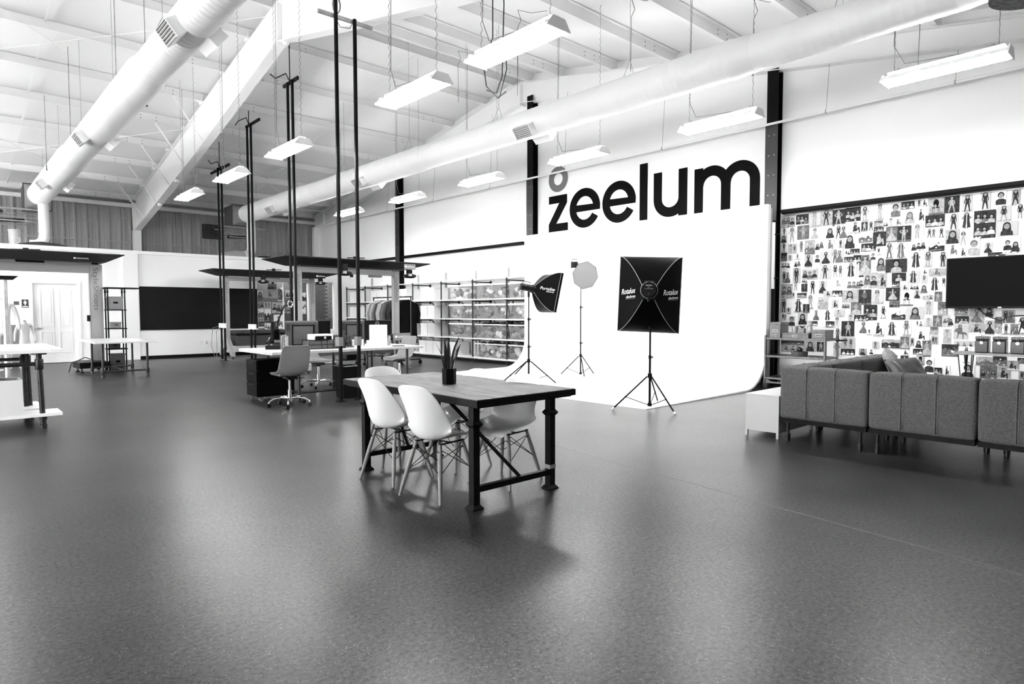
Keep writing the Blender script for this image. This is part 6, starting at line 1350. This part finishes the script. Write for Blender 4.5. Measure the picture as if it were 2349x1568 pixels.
# =================================================================== CLOTHES RAIL
cr = thing('clothes_rail', 'pipe clothes rail on casters in front of the shelving', 'rack', (8.95, 14.6, 0))
MB().tube([(0, -.92, .12), (0, -.92, 1.72)], .018, n=8).tube([(0, .92, .12), (0, .92, 1.72)], .018, n=8).build('upright', PIPE, cr); MB().cyl((0, -.95, 1.72), (0, .95, 1.72), .018, n=8).build('rail', PIPE, cr)
MB().cyl((0, -.92, .13), (0, .92, .13), .018, n=8).cyl((-.28, -.92, .12), (.28, -.92, .12), .018, n=8).cyl((-.28, .92, .12), (.28, .92, .12), .018, n=8).build('base', PIPE, cr)
for x in (-.27, .27):
    for y in (-.92, .92): MB().cyl((x, y - .012, .05), (x, y + .012, .05), .05, n=12).cyl((x, y, .05), (x, y, .12), .01).build('caster', DARKPL, cr)
def garment(y, tone, L, lab, w=.23, arms=True):
    t = thing('hanging_garment', lab, 'garment', (8.95, y, 0), R(random.uniform(-10, 10)), 'clothes on the pipe rail')
    rr = random.Random(int(y*1000)); top = 1.64; P = []
    for (dx, z, th) in ((.05, top, .015), (.12, top - .03, .022), (w, top - .09, .03), (w + .02, top - .25, .035), (w*.9, top - .5, .04), (w, top - L, .045)): P.append((dx, z, th))
    b = MB(); F = []
    for s in (1, -1):
        rows = []
        for dx, z, th in P:
            rows.append([(dx*(-1 + 2*j/8), s*th*(1 - (abs(-1 + 2*j/8))**3) + .008*sin(j*1.7 + z*9), z) for j in range(9)])
        b.grid(rows)
    b.build('cloth', tone, t, smooth=True)
    if arms:
        for s in (-1, 1): MB().tube([(s*w*.92, 0, top - .1), (s*(w + .05), .01, top - .35), (s*(w + .03), -.01, top - .6)], [.04, .045, .035], n=8).build('sleeve', tone, t, smooth=True)
    MB().tube([(-.2, 0, top - .07), (0, 0, top + .01), (.2, 0, top - .07)], .006, n=5).tube([(0, 0, top + .01), (0, 0, top + .06), (.02, 0, top + .09), (0, 0, top + .1), (-.01, 0, top + .09)], .003, n=5).build('hanger', CHROME, t)
GT = [mat('shirt_light', .3, .9), mat('shirt_grey', .12, .9), mat('shirt_mid', .05, .9), mat('coat_black', .003, .9, spec=.1)]
for i in range(12):
    garment(15.42 - i*.085, GT[[0, 0, 1, 0, 1, 2, 1, 0, 0, 2, 1, 2][i]], [.85, .9, .88, .92][i % 4], '%s shirt on the pipe rail, %s from the window end' % (['light', 'light', 'grey', 'light', 'grey', 'dark grey', 'grey', 'light', 'light', 'dark grey', 'grey', 'dark grey'][i], ORD[i]))
for i in range(4): garment(14.12 - i*.11, GT[3], [1.05, 1.15, 1.3, 1.1][i], 'black coat hanging at the shelf end of the rail, %s of four' % ORD[i], w=.25)
rc = thing('rolling_cart', 'small wire rolling cart behind the desk legs', 'cart', (7.55, 14.3, 0))
for x in (-.3, .3):
    for y in (-.2, .2): MB().cyl((x, y, .08), (x, y, .55), .012, n=6).cyl((x, y - .01, .04), (x, y + .01, .04), .04, n=10).build('post', PIPE, rc)
for z in (.15, .5): MB().box(-.32, -.22, z, .32, .22, z + .015).build('shelf', PIPE, rc)
MB().box(-.15, -.12, .166, .15, .15, .42).build('bag', mat('dark_bag', .02, .8), rc, bevel=.03)

# =================================================================== LEFT SIDE: PACKING TABLES, TOWER, MANNEQUINS
pk = thing('packing_table', 'white topped packing table on thick pipe legs at the picture edge', 'table', (0, 8.95, 0))
MB().box(-.9, 0, .868, 1.09, 1.75, .912).build('tabletop', WHITEBOARD, pk, bevel=.003)
MB().box(-.9, 0, .14, 1.06, .42, .175).build('lower_shelf', WHITEBOARD, pk, bevel=.002); MB().box(-.9, .55, .14, .95, 1.35, .175).build('lower_shelf', WHITEBOARD, pk, bevel=.002)
def bigleg(x, y):
    l = MB().cyl((x, y, .0), (x - .02, y, .868), .027, n=12).build('leg', PIPE, pk, smooth=True)
    MB().lathe((x, y, 0), [(.036, 0), (.036, .045), (.03, .05), (.03, .1), (.038, .1), (.038, .17), (.03, .175)], n=12).build('fitting', PIPE, l, smooth=True); MB().lathe((x - .02, y, .74), [(.038, -.06), (.042, -.05), (.042, .05), (.038, .06)], n=12).build('fitting', PIPE, l, smooth=True); MB().lathe((x - .02, y, .852), [(.075, 0), (.075, .012)], n=12).build('flange', PIPE, l, smooth=True)
for x, y in ((.88, .06), (.84, .92), (.80, .86), (.86, 1.62), (-.7, .06), (-.7, 1.6)): bigleg(x, y)
MB().tube([(.85, .06, .745), (.45, .06, .745), (.36, .06, .75), (.33, .06, .78), (.33, .06, .868)], .024, n=10).build('pipe_rail', PIPE, pk, smooth=True); MB().tube([(.84, .9, .76), (.3, .9, .76)], .02, n=8).build('pipe_rail', PIPE, pk, smooth=True); MB().tube([(.82, .9, .70), (.84, 1.6, .70)], .02, n=8).build('pipe_rail', PIPE, pk, smooth=True)
MB().cyl((.1, .5, .77), (.5, .5, .77), .05, n=12).box(-.1, .3, .74, .3, .7, .84).build('roll_holder', DARKPL, pk)
wd = thing('white_bin', 'white open box on the lower shelf of the packing table', 'box', (.02, 8.98, .176))
MB().box(-.9, -.02, 0, .68, .0, .40).box(-.9, .38, 0, .68, .40, .40).box(.66, .0, 0, .68, .38, .40).box(-.9, .0, 0, .66, .38, .012).build('body', WHITEPL, wd)
MB().box(-.8, .03, .25, .55, .35, .40).box(-.7, .05, .40, .4, .3, .46).build('folded_cloth', CLOTHG, wd, bevel=.02)
t2 = thing('packing_table', 'white topped worktable with black pipe legs beside the tower rack', 'table', (2.30, 14.75, 0))
MB().box(0, 0, .71, 1.15, 2.15, .745).build('tabletop', mat('grey_laminate', .5, .25), t2, bevel=.003)
for x, y in ((.2, .45), (1.0, .40), (.2, 1.65), (1.03, 1.95)):
    l = MB().cyl((x, y, 0), (x, y, .71), .022, n=10).build('leg', PIPE, t2, smooth=True); MB().lathe((x, y, 0), [(.03, 0), (.03, .04), (.024, .05), (.032, .08), (.032, .16), (.024, .17)], n=10).build('fitting', PIPE, l, smooth=True)
for a_, b_ in (((.2, .45, .12), (1.0, .40, .12)), ((.2, 1.65, .12), (1.03, 1.95, .12)), ((.6, .42, .12), (.6, 1.8, .12))): MB().cyl(a_, b_, .018, n=8).build('stretcher', PIPE, t2)
tw = thing('tower_rack', 'tall black pipe tower rack holding boxes beside the grey machine', 'rack', (2.93, 17.0, 0))
for x in (0.0, .34):
    for y in (0, .28): MB().cyl((x, y, 0), (x, y, 1.88), .016, n=8).lathe((x, y, 1.78), [(.02, 0), (.022, .02), (.022, .05), (.018, .06)], n=8).lathe((x, y, 1.87), [(.04, 0), (.04, .01)], n=8).build('post', BLACKW, tw, smooth=True)
for z in (.50, .97, 1.40): MB().box(-.03, -.03, z - .025, .37, .31, z).build('shelf', BLACKW, tw)
MB().box(-.06, -.04, 1.88, .64, .32, 1.91).build('top_board', BLACK, tw)
def gbox(x, y, z, w, d, h, lab, m):
    t = thing('grey_bin', lab, 'box', (x, y, z)); MB().box(0, 0, 0, w, d, h - .03).build('body', m, t, bevel=.006); MB().box(-.008, -.008, h - .03, w + .008, d + .008, h).build('rim', m, t, bevel=.004)
    b = MB().box(w*.35, -.006, h*.45, w*.65, -.0, h*.6); b.build('grip', DARKPL, t); return t
GB = mat('grey_bin_plastic', .13, .5)
gbox(2.935, 17.02, 1.401, .31, .24, .30, 'grey lidded bin on the top level of the tower rack', GB)
gbox(2.99, 17.02, .971, .2, .2, .14, 'small grey crate on the middle level of the tower rack', GB)
gbox(2.96, 17.02, .501, .2, .2, .14, 'small dark grey crate low on the tower rack', mat('dark_bin', .04, .5))
gbox(2.955, 17.0, .0, .29, .25, .38, 'large grey bin on the floor inside the tower rack', mat('mid_bin', .08, .5))
MANN = mat('mannequin_white', .72, .35)
def mannequin(name, lab, loc, rz, s, legs=True):
    me = bpy.data.meshes.new('body')
    J = {'pel': (0, 0, .50), 'wai': (0, 0, .62), 'che': (0, 0, .76), 'nek': (0, 0, .87), 'ntop': (0, 0, .90), 'sl': (-.10, 0, .83), 'sr': (.10, 0, .83), 'el': (-.15, -.01, .66), 'er': (.15, -.01, .66), 'wl': (-.17, .03, .50), 'wr': (.17, .03, .50), 'hl': (-.055, 0, .47), 'hr': (.055, 0, .47), 'kl': (-.06, .01, .26), 'kr': (.06, .01, .26), 'al': (-.06, -.01, .03), 'ar': (.06, -.01, .03), 'tl': (-.065, .06, .015), 'tr': (.065, .06, .015)}
    RD = {'pel': .085, 'wai': .075, 'che': .085, 'nek': .04, 'ntop': .032, 'sl': .04, 'sr': .04, 'el': .028, 'er': .028, 'wl': .02, 'wr': .02, 'hl': .06, 'hr': .06, 'kl': .04, 'kr': .04, 'al': .028, 'ar': .028, 'tl': .018, 'tr': .018}
    E = [('pel', 'wai'), ('wai', 'che'), ('che', 'nek'), ('nek', 'ntop'), ('che', 'sl'), ('che', 'sr'), ('sl', 'el'), ('sr', 'er'), ('el', 'wl'), ('er', 'wr'), ('pel', 'hl'), ('pel', 'hr'), ('hl', 'kl'), ('hr', 'kr'), ('kl', 'al'), ('kr', 'ar'), ('al', 'tl'), ('ar', 'tr')]
    ks = list(J); me.from_pydata([tuple(c*s for c in J[k]) for k in ks], [(ks.index(a), ks.index(b_)) for a, b_ in E], []); me.materials.append(MANN)
    t = thing(name, lab, 'mannequin', loc, rz); o = bpy.data.objects.new('body', me); COL.objects.link(o); o.parent = t
    sk = o.modifiers.new('skin', 'SKIN'); sk.use_smooth_shade = True
    for i, k in enumerate(ks): me.skin_vertices[0].data[i].radius = (RD[k]*s, RD[k]*s*.8); me.skin_vertices[0].data[i].use_root = (k == 'pel')
    o.modifiers.new('sub', 'SUBSURF').levels = 2; o.modifiers['sub'].render_levels = 2
    MB().cyl((0, 0, 0), (0, 0, .012), .16, n=20).cyl((0, -.03, .012), (0, -.03, .5*s), .01, n=8).build('stand', CHROME, t); MB().lathe((0, 0, .895*s), [(.034*s, 0), (.03*s, .012)], n=14).build('neck_cap', CHROME, t, smooth=True)
mannequin('mannequin', 'white headless child mannequin standing by the white door', (1.60, 19.5, 0), R(190), 1.26)
mannequin('mannequin', 'taller white headless mannequin partly hidden by the pole at the picture edge', (1.16, 19.0, 0), R(170), 1.85)
lp = thing('lamp_pole', 'grey pole with a black cap in front of the mannequins', 'pole', (.93, 14.5, 0)); MB().cyl((0, 0, 0), (0, 0, 1.92), .04, n=12).build('pole', GALV, lp, smooth=True); MB().prism([(-.2, -.06, 1.92), (.12, -.06, 1.92), (.2, -.06, 1.99), (-.2, -.06, 1.99)], (0, .12, 0)).build('cap', BLACK, lp); MB().box(-.1, -.1, 0, .1, .1, .02).build('foot', BLACK, lp)
rsx = thing('restroom_sign', 'dark square restroom sign with a white figure left of the door', 'sign', (1.71, YP, 1.565))
MB().box(-.07, -.012, -.105, .07, -.001, .105).build('plate', mat('sign_charcoal', .05, .5), rsx)
b = MB().cyl((0, -.0125, .07), (0, -.0145, .07), .014, n=12); b.prism([(-.03, -.0125, .05), (.03, -.0125, .05), (.03, -.0125, .0), (.012, -.0125, .0), (.012, -.0125, -.045), (-.012, -.0125, -.045), (-.012, -.0125, 0), (-.03, -.0125, 0)], (0, -.002, 0)); b.build('figure', SHADE[0], rsx); MB().box(-.055, -.014, -.09, .055, -.0122, -.065).build('band', SHADE[0], rsx)
nt = thing('notice', 'small paper notice with a grey picture beside the restroom sign', 'sign', (1.53, YP, 1.58)); MB().box(-.08, -.006, -.075, .08, -.001, .075).build('sheet', SHADE[0], nt); MB().box(-.05, -.0075, -.05, .06, -.0062, .04).build('picture', SHADE[2], nt)
tag(MB().box(.9, 20.36, 0, 1.55, 20.42, 1.02).build('leaning_board', GREYWALL), 'grey panel leaning on the office wall behind the mannequins', 'panel')
